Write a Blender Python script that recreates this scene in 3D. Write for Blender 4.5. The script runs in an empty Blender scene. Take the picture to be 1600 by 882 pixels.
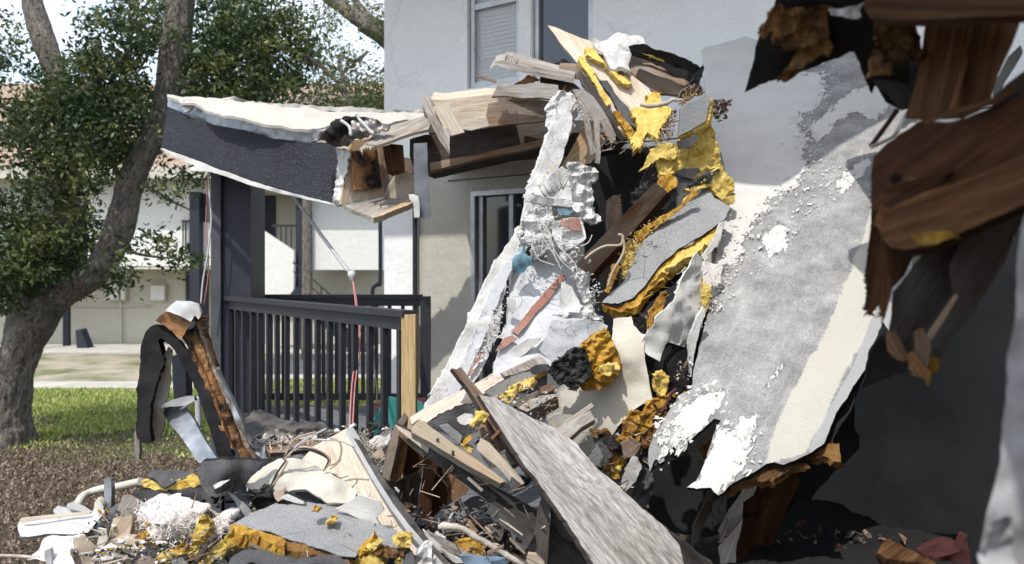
import bpy, bmesh, math, random
import numpy as np
from mathutils import Vector, Matrix, noise, geometry
random.seed(7); rng = np.random.default_rng(7)
SC = bpy.context.scene; COL = SC.collection
# ---------------------------------------------------------------- camera, sky, sun, exposure
FPX = 1155.0; HZ = 425.0; EYE = 2.2
cam_d = bpy.data.cameras.new('camera'); cam = bpy.data.objects.new('camera', cam_d); COL.objects.link(cam)
cam.location = (0, 0, EYE); cam.rotation_euler = (math.radians(90), 0, 0)
cam_d.sensor_width = 36; cam_d.lens = FPX * 36 / 1600; cam_d.shift_y = -(441 - HZ) / 1600
cam_d.clip_start = 0.05; cam_d.clip_end = 600
cam_d.dof.use_dof = True; cam_d.dof.focus_distance = 3.7; cam_d.dof.aperture_fstop = 2.6
SC.camera = cam
SUN_EL = 58.0; SUN_AZ = 205.0        # azimuth clockwise from +Y: the sun stands behind the camera on the left
w = bpy.data.worlds.new('World'); SC.world = w; w.use_nodes = True
wn = w.node_tree.nodes; wl = w.node_tree.links; bg = wn['Background']
sky = wn.new('ShaderNodeTexSky'); sky.sky_type = 'NISHITA'; sky.sun_disc = False
sky.sun_elevation = math.radians(SUN_EL); sky.sun_rotation = math.radians(SUN_AZ); sky.air_density = 1.2; sky.dust_density = 2.5
tc = wn.new('ShaderNodeTexCoord'); mpw = wn.new('ShaderNodeMapping'); mpw.inputs['Scale'].default_value = (2, 2, 5)
cn = wn.new('ShaderNodeTexNoise'); cn.inputs['Scale'].default_value = 1.6; cn.inputs['Detail'].default_value = 7
cr = wn.new('ShaderNodeValToRGB'); cr.color_ramp.elements[0].position = .30; cr.color_ramp.elements[1].position = .62
mixw = wn.new('ShaderNodeMix'); mixw.data_type = 'RGBA'
wl.new(tc.outputs['Generated'], mpw.inputs['Vector']); wl.new(mpw.outputs[0], cn.inputs['Vector']); wl.new(cn.outputs[0], cr.inputs[0])
wl.new(cr.outputs[0], mixw.inputs['Factor']); wl.new(sky.outputs[0], mixw.inputs['A']); mixw.inputs['B'].default_value = (4.4, 4.8, 5.4, 1)
wl.new(mixw.outputs['Result'], bg.inputs['Color']); bg.inputs['Strength'].default_value = 0.15
sl = bpy.data.lights.new('sun', 'SUN'); sl.energy = 2.05; sl.angle = math.radians(.53); sl.color = (1, .955, .88)
so = bpy.data.objects.new('sun', sl); COL.objects.link(so)
_az = math.radians(SUN_AZ); _el = math.radians(SUN_EL)
SUNV = Vector((math.sin(_az) * math.cos(_el), math.cos(_az) * math.cos(_el), math.sin(_el)))
so.rotation_euler = SUNV.to_track_quat('Z', 'Y').to_euler(); so.location = (0, 0, 12)
SC.render.engine = 'CYCLES'
SC.view_settings.view_transform = 'Standard'; SC.view_settings.look = 'None'
SC.view_settings.exposure = 0.98; SC.view_settings.gamma = 1

# ---------------------------------------------------------------- materials
class NT:
    def __init__(s, name, rough=.8, spec=.3, metal=0):
        s.m = bpy.data.materials.new(name); s.m.use_nodes = True
        s.n = s.m.node_tree.nodes; s.l = s.m.node_tree.links; s.b = s.n['Principled BSDF']
        s.b.inputs['Roughness'].default_value = rough; s.b.inputs['Specular IOR Level'].default_value = spec; s.b.inputs['Metallic'].default_value = metal
        s.tc = s.n.new('ShaderNodeTexCoord')
    def put(s, sock, v):
        if isinstance(v, (int, float)): sock.default_value = v
        elif isinstance(v, tuple): sock.default_value = v if len(v) == len(sock.default_value) else v + (1,)
        else: s.l.new(v, sock)
    def vec(s, scale=(1, 1, 1), rnd=True):
        mp = s.n.new('ShaderNodeMapping'); mp.inputs['Scale'].default_value = scale
        s.l.new(s.tc.outputs['Object'], mp.inputs['Vector'])
        if rnd:
            oi = s.n.new('ShaderNodeObjectInfo'); k = s.n.new('ShaderNodeVectorMath'); k.operation = 'SCALE'
            k.inputs[0].default_value = (37, 19, 53); s.l.new(oi.outputs['Random'], k.inputs['Scale'])
            s.l.new(k.outputs[0], mp.inputs['Location'])
        return mp.outputs[0]
    def noise(s, vec, scale, detail=5, rough=.55, dist=0):
        t = s.n.new('ShaderNodeTexNoise'); s.l.new(vec, t.inputs['Vector'])
        for k, v in (('Scale', scale), ('Detail', detail), ('Roughness', rough), ('Distortion', dist)): t.inputs[k].default_value = v
        return t.outputs[0]
    def vor(s, vec, scale, feat='F1', rnd=1):
        t = s.n.new('ShaderNodeTexVoronoi'); t.feature = feat; s.l.new(vec, t.inputs['Vector']); t.inputs['Scale'].default_value = scale
        t.inputs['Randomness'].default_value = rnd
        return t.outputs['Distance'] if feat != 'CELL' else t.outputs['Color']
    def ramp(s, fac, stops, const=False):
        r = s.n.new('ShaderNodeValToRGB'); e = r.color_ramp.elements
        if const: r.color_ramp.interpolation = 'CONSTANT'
        while len(e) < len(stops): e.new(.5)
        for i, (p, c) in enumerate(stops):
            e[i].position = p; e[i].color = (c, c, c, 1) if isinstance(c, (int, float)) else c + (1,)
        s.put(r.inputs[0], fac); return r.outputs[0]
    def mix(s, f, a, b, mode='MIX'):
        m = s.n.new('ShaderNodeMix'); m.data_type = 'RGBA'; m.blend_type = mode
        s.put(m.inputs['Factor'], f); s.put(m.inputs['A'], a); s.put(m.inputs['B'], b); return m.outputs['Result']
    def math(s, op, a, b=0, clamp=False):
        m = s.n.new('ShaderNodeMath'); m.operation = op; m.use_clamp = clamp; s.put(m.inputs[0], a); s.put(m.inputs[1], b); return m.outputs[0]
    def attr(s, name):
        a = s.n.new('ShaderNodeAttribute'); a.attribute_name = name; return a.outputs['Fac']
    def attrc(s, name):
        a = s.n.new('ShaderNodeAttribute'); a.attribute_name = name; return a.outputs['Color']
    def bump(s, h, strength=.5, dist=.01):
        b = s.n.new('ShaderNodeBump'); b.inputs['Strength'].default_value = strength; b.inputs['Distance'].default_value = dist
        prev = s.b.inputs['Normal'].links
        if prev: s.l.new(prev[0].from_socket, b.inputs['Normal'])
        s.put(b.inputs['Height'], h); s.l.new(b.outputs[0], s.b.inputs['Normal']); return s
    def col(s, c): s.put(s.b.inputs['Base Color'], c); return s
M = {}
def wood(key, lo, mid, hi, grey=None, gamt=.5, bump=.5, grain=1.0, burnt=0, rough=.85, lx=1.3):
    t = NT(key, rough, .2); v = t.vec((lx, 24 * grain, 24 * grain)); f = t.noise(v, 1.6, 8, .68, .35)
    v2 = t.vec((.9, 6, 6)); g = t.noise(v2, 1.3, 4, .5, .8)
    v3 = t.vec((4, 90, 90)); h = t.noise(v3, 2, 6, .7)
    mx = t.math('ADD', t.math('MULTIPLY', f, .65), t.math('MULTIPLY', g, .35))
    c = t.ramp(mx, [(.36, lo), (.5, mid), (.64, hi)])
    c = t.mix(.55, c, t.ramp(h, [(.36, .32), (.56, 1.0)]), 'MULTIPLY')
    big = t.noise(t.vec((1.2, 3, 3)), 1.7, 6, .62)
    if grey: c = t.mix(t.ramp(big, [(.5 - gamt * .3, 1.0), (.68 - gamt * .2, 0.0)]), c, t.mix(.6, grey, t.ramp(h, [(.35, .45), (.55, 1.0)]), 'MULTIPLY'))
    if burnt: c = t.mix(t.ramp(t.noise(t.vec(), 5, 7, .65), [(.52 - burnt * .2, 0.0), (.66 - burnt * .15, 1.0)]), c, (.012, .011, .011))
    st = t.ramp(t.noise(t.vec((1, 1, 1)), 9, 8, .7), [(.60, 0.0), (.78, .65)])
    c = t.mix(st, c, tuple(x * .35 for x in lo))
    t.col(c); t.bump(h, bump, .004); t.bump(f, bump, .006); M[key] = t.m
wood('wood_weathered', (.10, .082, .068), (.30, .26, .225), (.46, .42, .38), (.44, .42, .39), .6, .9, grain=1.3, lx=2.6)
wood('wood_plank_grey', (.13, .118, .108), (.33, .31, .29), (.52, .50, .48), None, bump=1.0, grain=3.4, lx=7)
wood('wood_brown', (.10, .05, .026), (.23, .125, .066), (.36, .22, .13), (.30, .25, .21), .35, .6)
wood('wood_fresh', (.30, .17, .075), (.50, .32, .165), (.62, .45, .27), (.45, .38, .29), .3, .35)
wood('wood_pale', (.36, .27, .19), (.56, .46, .35), (.68, .60, .49), (.58, .52, .44), .5, .3)
wood('wood_orange', (.17, .075, .03), (.33, .165, .07), (.46, .27, .14), None, bump=.6, burnt=.25)
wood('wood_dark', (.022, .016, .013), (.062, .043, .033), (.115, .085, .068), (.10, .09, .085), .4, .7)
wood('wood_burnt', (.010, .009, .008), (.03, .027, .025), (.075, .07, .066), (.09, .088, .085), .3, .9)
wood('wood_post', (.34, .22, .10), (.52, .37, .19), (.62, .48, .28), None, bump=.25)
wood('wood_mid', (.045, .018, .007), (.12, .057, .025), (.23, .125, .062), None, bump=1.0)  # shade baked in, warmed to offset blue sky light on near timbers
wood('wood_shade', (.026, .009, .0035), (.06, .023, .009), (.105, .046, .019), None, bump=.9)  # brown cut down to the value of timber in roof shadow

def plaster(key, base, dirt, cr=.6, crs=5, bump=.6, gr=70, stain=.5):
    t = NT(key, .88, .25); v = t.vec(); n = t.noise(v, 3.5, 8, .62); f = t.noise(v, gr, 5, .7)
    c = t.mix(t.ramp(n, [(.42, 0.0), (.70, stain)]), base, dirt)
    c = t.mix(.35, c, t.ramp(f, [(.3, .55), (.55, 1.0)]), 'MULTIPLY')
    wv = t.n.new('ShaderNodeVectorMath'); wv.operation = 'ADD'; nn = t.n.new('ShaderNodeTexNoise'); nn.inputs['Scale'].default_value = 6; nn.inputs['Detail'].default_value = 6
    t.l.new(v, nn.inputs['Vector']); sc = t.n.new('ShaderNodeVectorMath'); sc.operation = 'SCALE'; sc.inputs['Scale'].default_value = .22
    t.l.new(nn.outputs['Color'], sc.inputs[0]); t.l.new(v, wv.inputs[0]); t.l.new(sc.outputs[0], wv.inputs[1])
    e = t.vor(wv.outputs[0], crs, 'DISTANCE_TO_EDGE')
    k = t.ramp(e, [(.0, cr), (.022, 0.0)]); k = t.mix(t.ramp(t.noise(v, 2.2, 3), [(.45, 0.0), (.55, 1.0)]), (0, 0, 0), k)
    c = t.mix(k, c, (.10, .095, .09)); t.col(c)
    t.bump(f, bump, .006); t.bump(n, .6, .03); M[key] = t.m
plaster('plaster_white', (.64, .64, .635), (.55, .54, .52), .8, 5)
plaster('plaster_grey', (.55, .565, .59), (.44, .45, .47), .5, 4, .5, 60, .5)
plaster('plaster_rough', (.60, .60, .59), (.42, .41, .39), .6, 9, 1.0, 45, .8)
plaster('plaster_red', (.30, .14, .11), (.46, .33, .29), .4, 12, .6, 90, .8)
plaster('wall_white', (.88, .885, .89), (.80, .80, .80), .12, 1.1, .35, 60, .4)  # albedo raised so the eave-shaded upper wall reads bright
plaster('wall_darkened_beige', (.50, .48, .42), (.44, .42, .37), 0, 3, .2, 40, .4)  # lower wall colour carries the porch shade
plaster('far_white', (.72, .72, .69), (.64, .64, .60), 0, 1, .1, 20, .3)
plaster('far_beige', (.52, .50, .42), (.46, .44, .37), 0, 1, .1, 20, .3)
plaster('chalk', (.62, .62, .61), (.60, .59, .56), .25, 14, .7, 80, .6)
def foam(key, a, b, c_, thr=.5):
    t = NT(key, .8, .3); v = t.vec(); n = t.noise(v, 9, 9, .68, .3); f = t.noise(v, 110, 7, .8)
    c = t.ramp(n, [(thr - .16, c_), (thr - .02, b), (thr + .1, a)])
    c = t.mix(.5, c, t.ramp(f, [(.33, .55), (.5, 1.1)]), 'MULTIPLY')
    c = t.mix(t.ramp(t.noise(v, 14, 8, .75), [(.52, 0.0), (.66, .5)]), c, tuple(min(1, x * 1.1 + .12) for x in a))
    s = t.ramp(t.noise(v, 5, 8, .7), [(.64, 0.0), (.72, .9)]); c = t.mix(s, c, (.04, .028, .02))
    t.col(c); t.bump(f, 1, .012); t.bump(t.noise(v, 32, 6, .7), .8, .012); M[key] = t.m
foam('foam_yellow', (.80, .60, .17), (.68, .46, .08), (.38, .20, .035), .41)
foam('foam_orange', (.66, .40, .06), (.44, .22, .03), (.14, .06, .015), .48)
foam('foam_brown', (.30, .16, .05), (.19, .09, .03), (.05, .028, .015), .48)
def granule(key, base, dark, k=.5, crs=3, sp=.6):
    t = NT(key, .9, .2); v = t.vec(); f = t.noise(v, 190, 3, .75); n = t.noise(v, 4, 7, .6)
    c = t.mix(t.ramp(n, [(.4, 0.0), (.65, k)]), base, dark)
    c = t.mix(sp, c, t.ramp(f, [(.38, .35), (.5, .95), (.62, 1.35)]), 'MULTIPLY')
    e = t.vor(t.vec((1, 1.3, 1)), crs, 'DISTANCE_TO_EDGE'); kk = t.mix(t.ramp(t.noise(v, 3, 3), [(.5, 0.0), (.6, 1.0)]), (0, 0, 0), t.ramp(e, [(0.0, .8), (.012, 0.0)]))
    c = t.mix(kk, c, (.02, .02, .02)); t.col(c); t.bump(f, .7, .004); t.bump(n, .5, .02); M[key] = t.m
granule('cap_sheet', (.285, .29, .295), (.21, .215, .22), .7, 4)
granule('felt_grey', (.10, .10, .105), (.05, .05, .053), .7, 6)
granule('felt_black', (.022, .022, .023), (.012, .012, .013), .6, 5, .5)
def char(key):
    t = NT(key, .6, .4); v = t.vec(); e = t.vor(t.vec((1, 2.2, 1)), 28, 'DISTANCE_TO_EDGE'); n = t.noise(v, 12, 8, .7)
    c = t.ramp(n, [(.42, (.006, .006, .006)), (.56, (.022, .021, .021)), (.70, (.16, .155, .15))])
    t.col(c); t.bump(e, 1, .02); t.bump(n, 1, .02); M[key] = t.m
char('char')
def simple(key, c, rough=.6, spec=.4, metal=0, c2=None, sc=6, bump=.2, bsc=60):
    t = NT(key, rough, spec, metal); v = t.vec(); n = t.noise(v, sc, 7, .62)
    t.col(t.mix(t.ramp(n, [(.4, 0.0), (.65, 1.0)]), c, c2 or tuple(x * .75 for x in c))); t.bump(t.noise(v, bsc, 4, .6), bump, .004); M[key] = t.m
simple('navy_paint', (.020, .024, .038), .55, .4); simple('rail_paint', (.028, .030, .037), .5, .4)
simple('pillar_lit_tint', (.075, .08, .092), .7, .3)  # navy lightened for the sunlit left face of the pillar
simple('galvanised', (.40, .42, .45), .42, .5, .75, (.26, .28, .31), 14, .2)
simple('aluminium', (.52, .53, .54), .4, .5, .6); simple('white_plastic', (.56, .56, .56), .45, .4, 0, (.48, .48, .475), 5, .1)
simple('sheet_white', (.56, .56, .545), .75, .3, 0, (.62, .61, .58), 7, .5, 90)
simple('sheet_cream', (.49, .47, .41), .75, .3, 0, (.50, .47, .40), 8, .6, 70)
simple('cable_tan', (.42, .34, .25), .6); simple('cable_red', (.52, .20, .19), .55); simple('cable_grey', (.46, .46, .47), .55); simple('cable_black', (.02, .02, .02), .5)
simple('lath_wire', (.36, .33, .31), .5, .5, .4); simple('teal', (.045, .26, .235), .6); simple('maroon', (.12, .03, .04), .6)
simple('blue_tile', (.14, .27, .34), .4, .5, 0, (.05, .10, .13), 20); simple('blue_mesh', (.20, .28, .38), .6)
simple('deck_paint', (.15, .16, .175), .7, .3, 0, (.11, .115, .125), 8); simple('wall_darkened_as_shade', (.11, .11, .108), .9, .2, 0, (.085, .083, .08), 3)
simple('fibre', (.82, .78, .755), 1, 0, 0, (.70, .64, .61), 18, 1, 90); simple('patchy_tan', (.34, .30, .235), .95, .1, 0, (.12, .13, .06), 1.1, .5, 20)
simple('twig', (.50, .45, .40), .85, .2, 0, (.32, .28, .24), 20, .6, 120)
simple('dead_leaf', (.17, .10, .06), .8, .2, 0, (.08, .05, .035), 20, .4); simple('red_scrap', (.07, .02, .02), .8)
simple('foil', (.04, .038, .036), .35, .6, .2, (.16, .145, .135), 9, .7, 40); simple('concrete', (.46, .44, .40), .9, .2, 0, (.36, .34, .31), 2)
simple('asphalt', (.10, .10, .105), .9, .2, 0, (.075, .075, .08), 4, .5, 40); simple('roof_tile', (.34, .26, .20), .9, .2, 0, (.22, .16, .125), 9, .6, 20)
simple('dark_void', (.02, .02, .024), .5); simple('plate_grey', (.16, .165, .18), .5, .5, .4, (.10, .105, .12), 9, .3)
simple('post_white', (.40, .405, .42), .7, .3, 0, (.28, .28, .29), 9, .5, 50)  # white lowered to grey for the post's shadowed side
simple('cardboard', (.45, .37, .29), .85, .2, 0, (.34, .28, .22), 7, .3)
# roofing with gravel dust on top
simple('roof_top', (.46, .445, .415), .9, .2, 0, (.50, .46, .41), 4, .8, 50)
# navy stucco: pale specks painted on the grains as grazing sunlight
t = NT('stucco_navy', .75, .35); v = t.vec(); f = t.noise(v, 62, 5, .75); n = t.noise(v, 2.5, 5, .6)
t.col(t.mix(t.ramp(f, [(.54, 0.0), (.68, .6)]), t.mix(t.ramp(n, [(.4, 0.0), (.6, 1.0)]), (.036, .041, .055), (.05, .056, .072)), (.22, .23, .255))); t.bump(f, 1, .06); M['stucco_navy'] = t.m
# bark
t = NT('bark', .9, .2); f = t.noise(t.vec((3.5, 14, 14), False), 2.5, 8, .7, .6); n = t.noise(t.vec((1, 1, 1), False), 3, 5)
t.col(t.mix(t.ramp(n, [(.4, 0.0), (.65, .7)]), t.ramp(f, [(.36, (.10, .085, .072)), (.54, (.42, .375, .325))]), (.17, .16, .145))); t.bump(f, 1, .14); M['bark'] = t.m; 
# leaves
t = NT('leaf', .5, .45); oc = t.attrc('tint'); t.col(oc)
tr = t.n.new('ShaderNodeBsdfTranslucent'); t.l.new(oc, tr.inputs[0]); ms = t.n.new('ShaderNodeMixShader'); ms.inputs[0].default_value = .3
out = t.n['Material Output']; t.l.new(t.b.outputs[0], ms.inputs[1]); t.l.new(tr.outputs[0], ms.inputs[2]); t.l.new(ms.outputs[0], out.inputs['Surface']); M['leaf'] = t.m
t = NT('grass_blade', .6, .3); t.col(t.attrc('tint')); M['grass_blade'] = t.m
# glass
t = NT('glass_dark', .06, .8); t.col((.035, .04, .045)); M['glass_dark'] = t.m
t = NT('glass_clear', .05, .8); t.col((.9, .92, .93)); t.b.inputs['Alpha'].default_value = .32; M['glass_clear'] = t.m
# membrane with peeled coating
t = NT('membrane', .85, .25); v = t.vec((1, 1, 1), False); n1 = t.noise(v, 9, 10, .72, .4); n2 = t.noise(t.vec((3, 9, 1), False), 5, 8, .7)
mk = t.math('ADD', t.attr('mask'), t.math('MULTIPLY', t.math('SUBTRACT', t.math('ADD', t.math('MULTIPLY', n1, .6), t.math('MULTIPLY', n2, .4)), .5), 1.5))
mk = t.ramp(mk, [(.485, 0.0), (.515, 1.0)])
fine = t.noise(v, 140, 4, .75); streak = t.noise(t.vec((1.5, 16, 1), False), 3, 8, .7); cl = t.noise(v, 4.5, 10, .75)
gcol = t.ramp(t.math('ADD', t.math('MULTIPLY', cl, .82), t.math('MULTIPLY', streak, .18)), [(.38, (.20, .20, .20)), (.5, (.30, .30, .298)), (.62, (.42, .42, .412))])
gcol = t.mix(.6, gcol, t.ramp(fine, [(.4, .45), (.56, 1.1)]), 'MULTIPLY')
wcol = t.mix(t.ramp(t.noise(v, 5, 6, .6), [(.45, 0.0), (.7, .6)]), (.56, .555, .54), (.48, .47, .455))
ccol = t.mix(.3, (.48, .465, .415), t.ramp(fine, [(.4, .6), (.55, 1.0)]), 'MULTIPLY')
c = t.mix(mk, gcol, wcol); c = t.mix(t.ramp(t.math('ADD', t.attr('cream'), t.math('MULTIPLY', t.math('SUBTRACT', n1, .5), .35)), [(.48, 0.0), (.53, 1.0)]), c, ccol)
c = t.mix(t.ramp(t.attr('strip'), [(.48, 0.0), (.53, 1.0)]), c, t.mix(.3, (.34, .345, .35), t.ramp(fine, [(.4, .6), (.55, 1.0)]), 'MULTIPLY'))
t.col(c); t.bump(mk, .8, .012); t.bump(fine, .5, .004); t.bump(n1, .5, .02); M['membrane'] = t.m
# ground
t = NT('ground', .95, .15); v = t.vec((1, 1, 1), False); sx = t.n.new('ShaderNodeSeparateXYZ'); t.l.new(t.tc.outputs['Object'], sx.inputs[0])
yy = t.math('ADD', sx.outputs['Y'], t.math('MULTIPLY', t.math('SUBTRACT', t.noise(v, .9, 6, .6), .5), 6))
gm = t.math('MULTIPLY', t.ramp(t.math('DIVIDE', yy, 20), [(.42, 0.0), (.48, 1.0), (.72, 1.0), (.76, .0)]), t.ramp(t.noise(v, 2.2, 7, .65), [(.36, .15), (.5, 1.0)]))
fine = t.noise(v, 30, 7, .75); mid = t.noise(v, 7, 6, .7)
dirt = t.ramp(t.math('ADD', t.math('MULTIPLY', fine, .6), t.math('MULTIPLY', mid, .4)), [(.38, (.06, .045, .033)), (.52, (.16, .125, .09)), (.66, (.30, .25, .19))])
gr = t.ramp(fine, [(.38, (.07, .10, .025)), (.6, (.20, .25, .08))])
t.col(t.mix(gm, dirt, gr)); t.bump(fine, 1, .06); M['ground'] = t.m
# ---------------------------------------------------------------- helpers
def P(x, y, d): return Vector(((x - 800) / FPX * d, d, EYE - (y - HZ) / FPX * d))
FR = {'A': (240, 100, 2.939), 'B': (640, 0, 2.94), 'C': (1100, 0, 2.94), 'D': (200, 430, 2.94), 'E': (640, 250, 2.519), 'F': (1100, 280, 1.466),
      'G': (0, 660, 3.973), 'H': (340, 640, 3.644), 'I': (580, 540, 2.579), 'J': (820, 480, 2.194), 'K': (840, 100, 2.94), 'L': (280, 260, 2.94),
      'M': (1160, 0, 2.005), 'N': (760, 220, 3.39), 'O': (0, 0, 2.005), 'Q': (0, 420, 1.91), 'T': (840, 30, 5.514), 'U': (660, 680, 3.478),
      'V': (980, 560, 3.675), 'W': (1080, 680, 3.077), 'S': (1060, 60, 2.594), 'Y': (640, 540, 4.409), 'X': (0, 0, 1)}
def parse(s):
    x0 = y0 = 0; k = 1; out = []
    for tkn in s.split():
        if tkn in FR: x0, y0, k = FR[tkn]; continue
        sp = 0
        if 's' in tkn: tkn, a = tkn.split('s'); sp = float(a or 6)
        a, b = tkn.split(','); out.append((x0 + float(a) / k, y0 + float(b) / k, sp))
    return out
def mk_dep(dep, pts):
    cx = sum(p[0] for p in pts) / len(pts); cy = sum(p[1] for p in pts) / len(pts)
    if isinstance(dep, (int, float)): dep = (dep, 0, 0)
    if isinstance(dep, list):
        A = np.array([[x, y, 1] for x, y, d in dep]); s = np.linalg.solve(A, np.array([1 / d for x, y, d in dep]))
        return lambda x, y: 1 / (s[0] * x + s[1] * y + s[2])
    d0, gx, gy = dep
    return lambda x, y: 1 / (1 / d0 - (gx * (x - cx) + gy * (y - cy)) / 100 / d0 ** 2)
WM = {}
def link(name, me, mats, mw, parent=None):
    o = bpy.data.objects.new(name, me); COL.objects.link(o)
    for m in mats: me.materials.append(M[m] if isinstance(m, str) else m)
    WM[o.name] = mw.copy()
    o.matrix_basis = mw
    if parent is not None:
        o.parent = parent; o.matrix_basis = WM[parent.name].inverted() @ mw
    return o
def tag(o, label=None, cat=None, group=None, kind=None):
    if label: o['label'] = label
    if cat: o['category'] = cat
    if group: o['group'] = group
    if kind: o['kind'] = kind
    return o
def empty(name, label, cat, loc, group=None):
    o = bpy.data.objects.new(name, None); COL.objects.link(o); o.empty_display_size = .1
    o.location = loc; WM[o.name] = Matrix.Translation(Vector(loc)); return tag(o, label, cat, group)
def inside(px, py, poly):
    c = np.zeros(len(px), bool); n = len(poly); j = n - 1
    for i in range(n):
        xi, yi = poly[i]; xj, yj = poly[j]
        if yi != yj: c ^= ((yi > py) != (yj > py)) & (px < (xj - xi) * (py - yi) / (yj - yi) + xi)
        j = i
    return c
def jagged(pts, seg, jag, rr):
    out = []; n = len(pts)
    ph = rr.random() * 100
    tot = 0
    for i in range(n):
        x, y, sp = pts[i]; x2, y2, _ = pts[(i + 1) % n]; L = math.hypot(x2 - x, y2 - y)
        if L < 1e-6: continue
        if sp:
            k = max(3, int(L / 2.2)); nx, ny = (y2 - y) / L, -(x2 - x) / L
            out.append((x, y))
            for q in range(1, k):
                t_ = q / k; a = sp * (rr.random() ** 2) * (1 if q % 2 else -.35)
                out.append((x + (x2 - x) * t_ + nx * a, y + (y2 - y) * t_ + ny * a))
            tot += L; continue
        k = max(1, int(L / seg)); nx, ny = (y2 - y) / L, -(x2 - x) / L
        for q in range(k):
            t_ = q / k; s = tot + L * t_
            a = jag * (noise.noise(Vector((s * .045 + ph, 0, 3))) * 1.3 + noise.noise(Vector((s * .16 + ph, 7, 0))) * .8 + noise.noise(Vector((s * .5, ph, 5))) * .5) if q or jag else 0
            out.append((x + (x2 - x) * t_ + nx * a, y + (y2 - y) * t_ + ny * a))
        tot += L
    return out
# defaults per material: (jag px, wrinkle m, wrinkle scale, thickness m, side material, smooth, rough side)
DEF = {'wood': (.35, .0015, 6, .03, None, False, .15), 'plaster': (1.3, .006, 7, .03, 'chalk', True, .8), 'foam': (1.7, .009, 26, .06, None, False, 1.0),
       'cap_sheet': (1.2, .006, 3, .012, 'felt_black', True, .5), 'felt': (1.6, .018, 5, .012, 'felt_black', True, .6), 'char': (2.4, .03, 14, .05, None, False, 1.0),
       'sheet': (1.3, .018, 5, .006, None, True, .3), 'chalk': (2.2, .02, 12, .04, None, False, 1.0)}
def sheet(name, s, dep, mat, th=None, side=None, back=None, jag=None, seg=5, step=9, wr=None, ws=None, ext=None, grain=None, parent=None,
          bumps=(), layers=2, masks=None, seed=None, label=None, cat=None, group=None, kind=None, smooth=None, curl=0):
    key = next((k for k in DEF if mat.startswith(k)), 'wood') if mat in M else 'wood'
    dj, dw, ds, dt, dsd, dsm, drs = DEF[key] if key in DEF and any(mat.startswith(k) for k in DEF) else (.3, .002, 5, .01, None, True, .1)
    jag = dj if jag is None else jag; wr = dw if wr is None else wr; ws = ds if ws is None else ws; th = dt if th is None else th
    side = side or dsd or mat; back = back or mat; smooth = dsm if smooth is None else smooth
    pts = parse(s) if isinstance(s, str) else [(p[0], p[1], p[2] if len(p) > 2 else 0) for p in s]
    a2 = sum(pts[i][0] * pts[(i + 1) % len(pts)][1] - pts[(i + 1) % len(pts)][0] * pts[i][1] for i in range(len(pts)))
    if a2 < 0:                                  # keep one winding; splinter flags belong to edges, so shift them
        r_ = pts[::-1]; fl = [p[2] for p in pts]; n = len(pts)
        pts = [(r_[i][0], r_[i][1], fl[(n - 2 - i) % n]) for i in range(n)]
    if mat.startswith('foam') and step == 9: step = 5; seg = min(seg, 3)
    rr = random.Random(seed if seed is not None else sum(map(ord, name + (label or ''))) + int(pts[0][0] * 7 + pts[0][1] * 13))
    D = mk_dep(dep, pts); ol = jagged(pts, seg, jag, rr)
    n0 = len(ol); xs = np.array([p[0] for p in ol]); ys = np.array([p[1] for p in ol])
    gx = np.arange(xs.min() + step * .5, xs.max(), step); gy = np.arange(ys.min() + step * .5, ys.max(), step)
    gp = np.array([(a + rr.uniform(-.25, .25) * step, b + rr.uniform(-.25, .25) * step) for a in gx for b in gy]).reshape(-1, 2)
    if len(gp):
        ins = inside(gp[:, 0], gp[:, 1], ol); gp = gp[ins]
        if len(gp):
            dd = np.sqrt(((gp[:, None, :] - np.stack([xs, ys], 1)[None]) ** 2).sum(-1)).min(1); gp = gp[dd > min(3.0, step * .35)]
    v2 = [Vector(p) for p in ol] + [Vector((a, b)) for a, b in gp]
    rv, re_, rf, ov, oe, of = geometry.delaunay_2d_cdt(v2, [(i, (i + 1) % n0) for i in range(n0)], [], 0, 1e-5)
    cen = np.array([[(rv[f[0]][0] + rv[f[1]][0] + rv[f[2]][0]) / 3, (rv[f[0]][1] + rv[f[1]][1] + rv[f[2]][1]) / 3] for f in rf])
    ins = inside(cen[:, 0], cen[:, 1], ol); tris = [f for f, k in zip(rf, ins) if k]
    def dat(x, y):
        d = D(x, y)
        for bx, by, br, bh in bumps: d -= bh * math.exp(-((x - bx) ** 2 + (y - by) ** 2) / (br * br))
        return d
    W = [P(p[0], p[1], dat(p[0], p[1])) for p in rv]
    nrm = Vector((0, 0, 0))
    for f in tris: nrm += (W[f[1]] - W[f[0]]).cross(W[f[2]] - W[f[0]])
    c = sum(W, Vector()) / len(W); nrm.normalize()
    if nrm.dot(Vector((0, 0, EYE)) - c) < 0: nrm = -nrm
    sd = rr.random() * 50
    def nz(p, sc): return noise.fractal(p * sc + Vector((sd, sd * .7, 0)), .8, 2.0, 3)
    F = [p + nrm * (wr * nz(p, ws) * 1.4) for p in W]
    if ext is not None:
        pc = (np.mean([p[0] for p in pts]), np.mean([p[1] for p in pts])); dc = D(*pc)
        ev = P(pc[0] + ext[0], pc[1] + ext[1], dc + ext[2]) - P(pc[0], pc[1], dc)
    elif D(*np.mean([p[:2] for p in pts], axis=0)) < 2: ev = (c - Vector((0, 0, EYE))).normalized() * th
    else: ev = -nrm * th
    # boundary edges
    cnt = {}
    tr2 = []
    for f in tris:
        if (F[f[1]] - F[f[0]]).cross(F[f[2]] - F[f[0]]).dot(nrm) < 0: f = (f[0], f[2], f[1])
        tr2.append(tuple(f))
        for a, b in ((f[0], f[1]), (f[1], f[2]), (f[2], f[0])):
            cnt[(a, b)] = 1
    bnd = [e for e in cnt if (e[1], e[0]) not in cnt]
    nv = len(F); rs = drs
    layers = 1 if rs < .3 else layers
    bidx = {}
    verts = list(F)
    B0 = len(verts)
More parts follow.
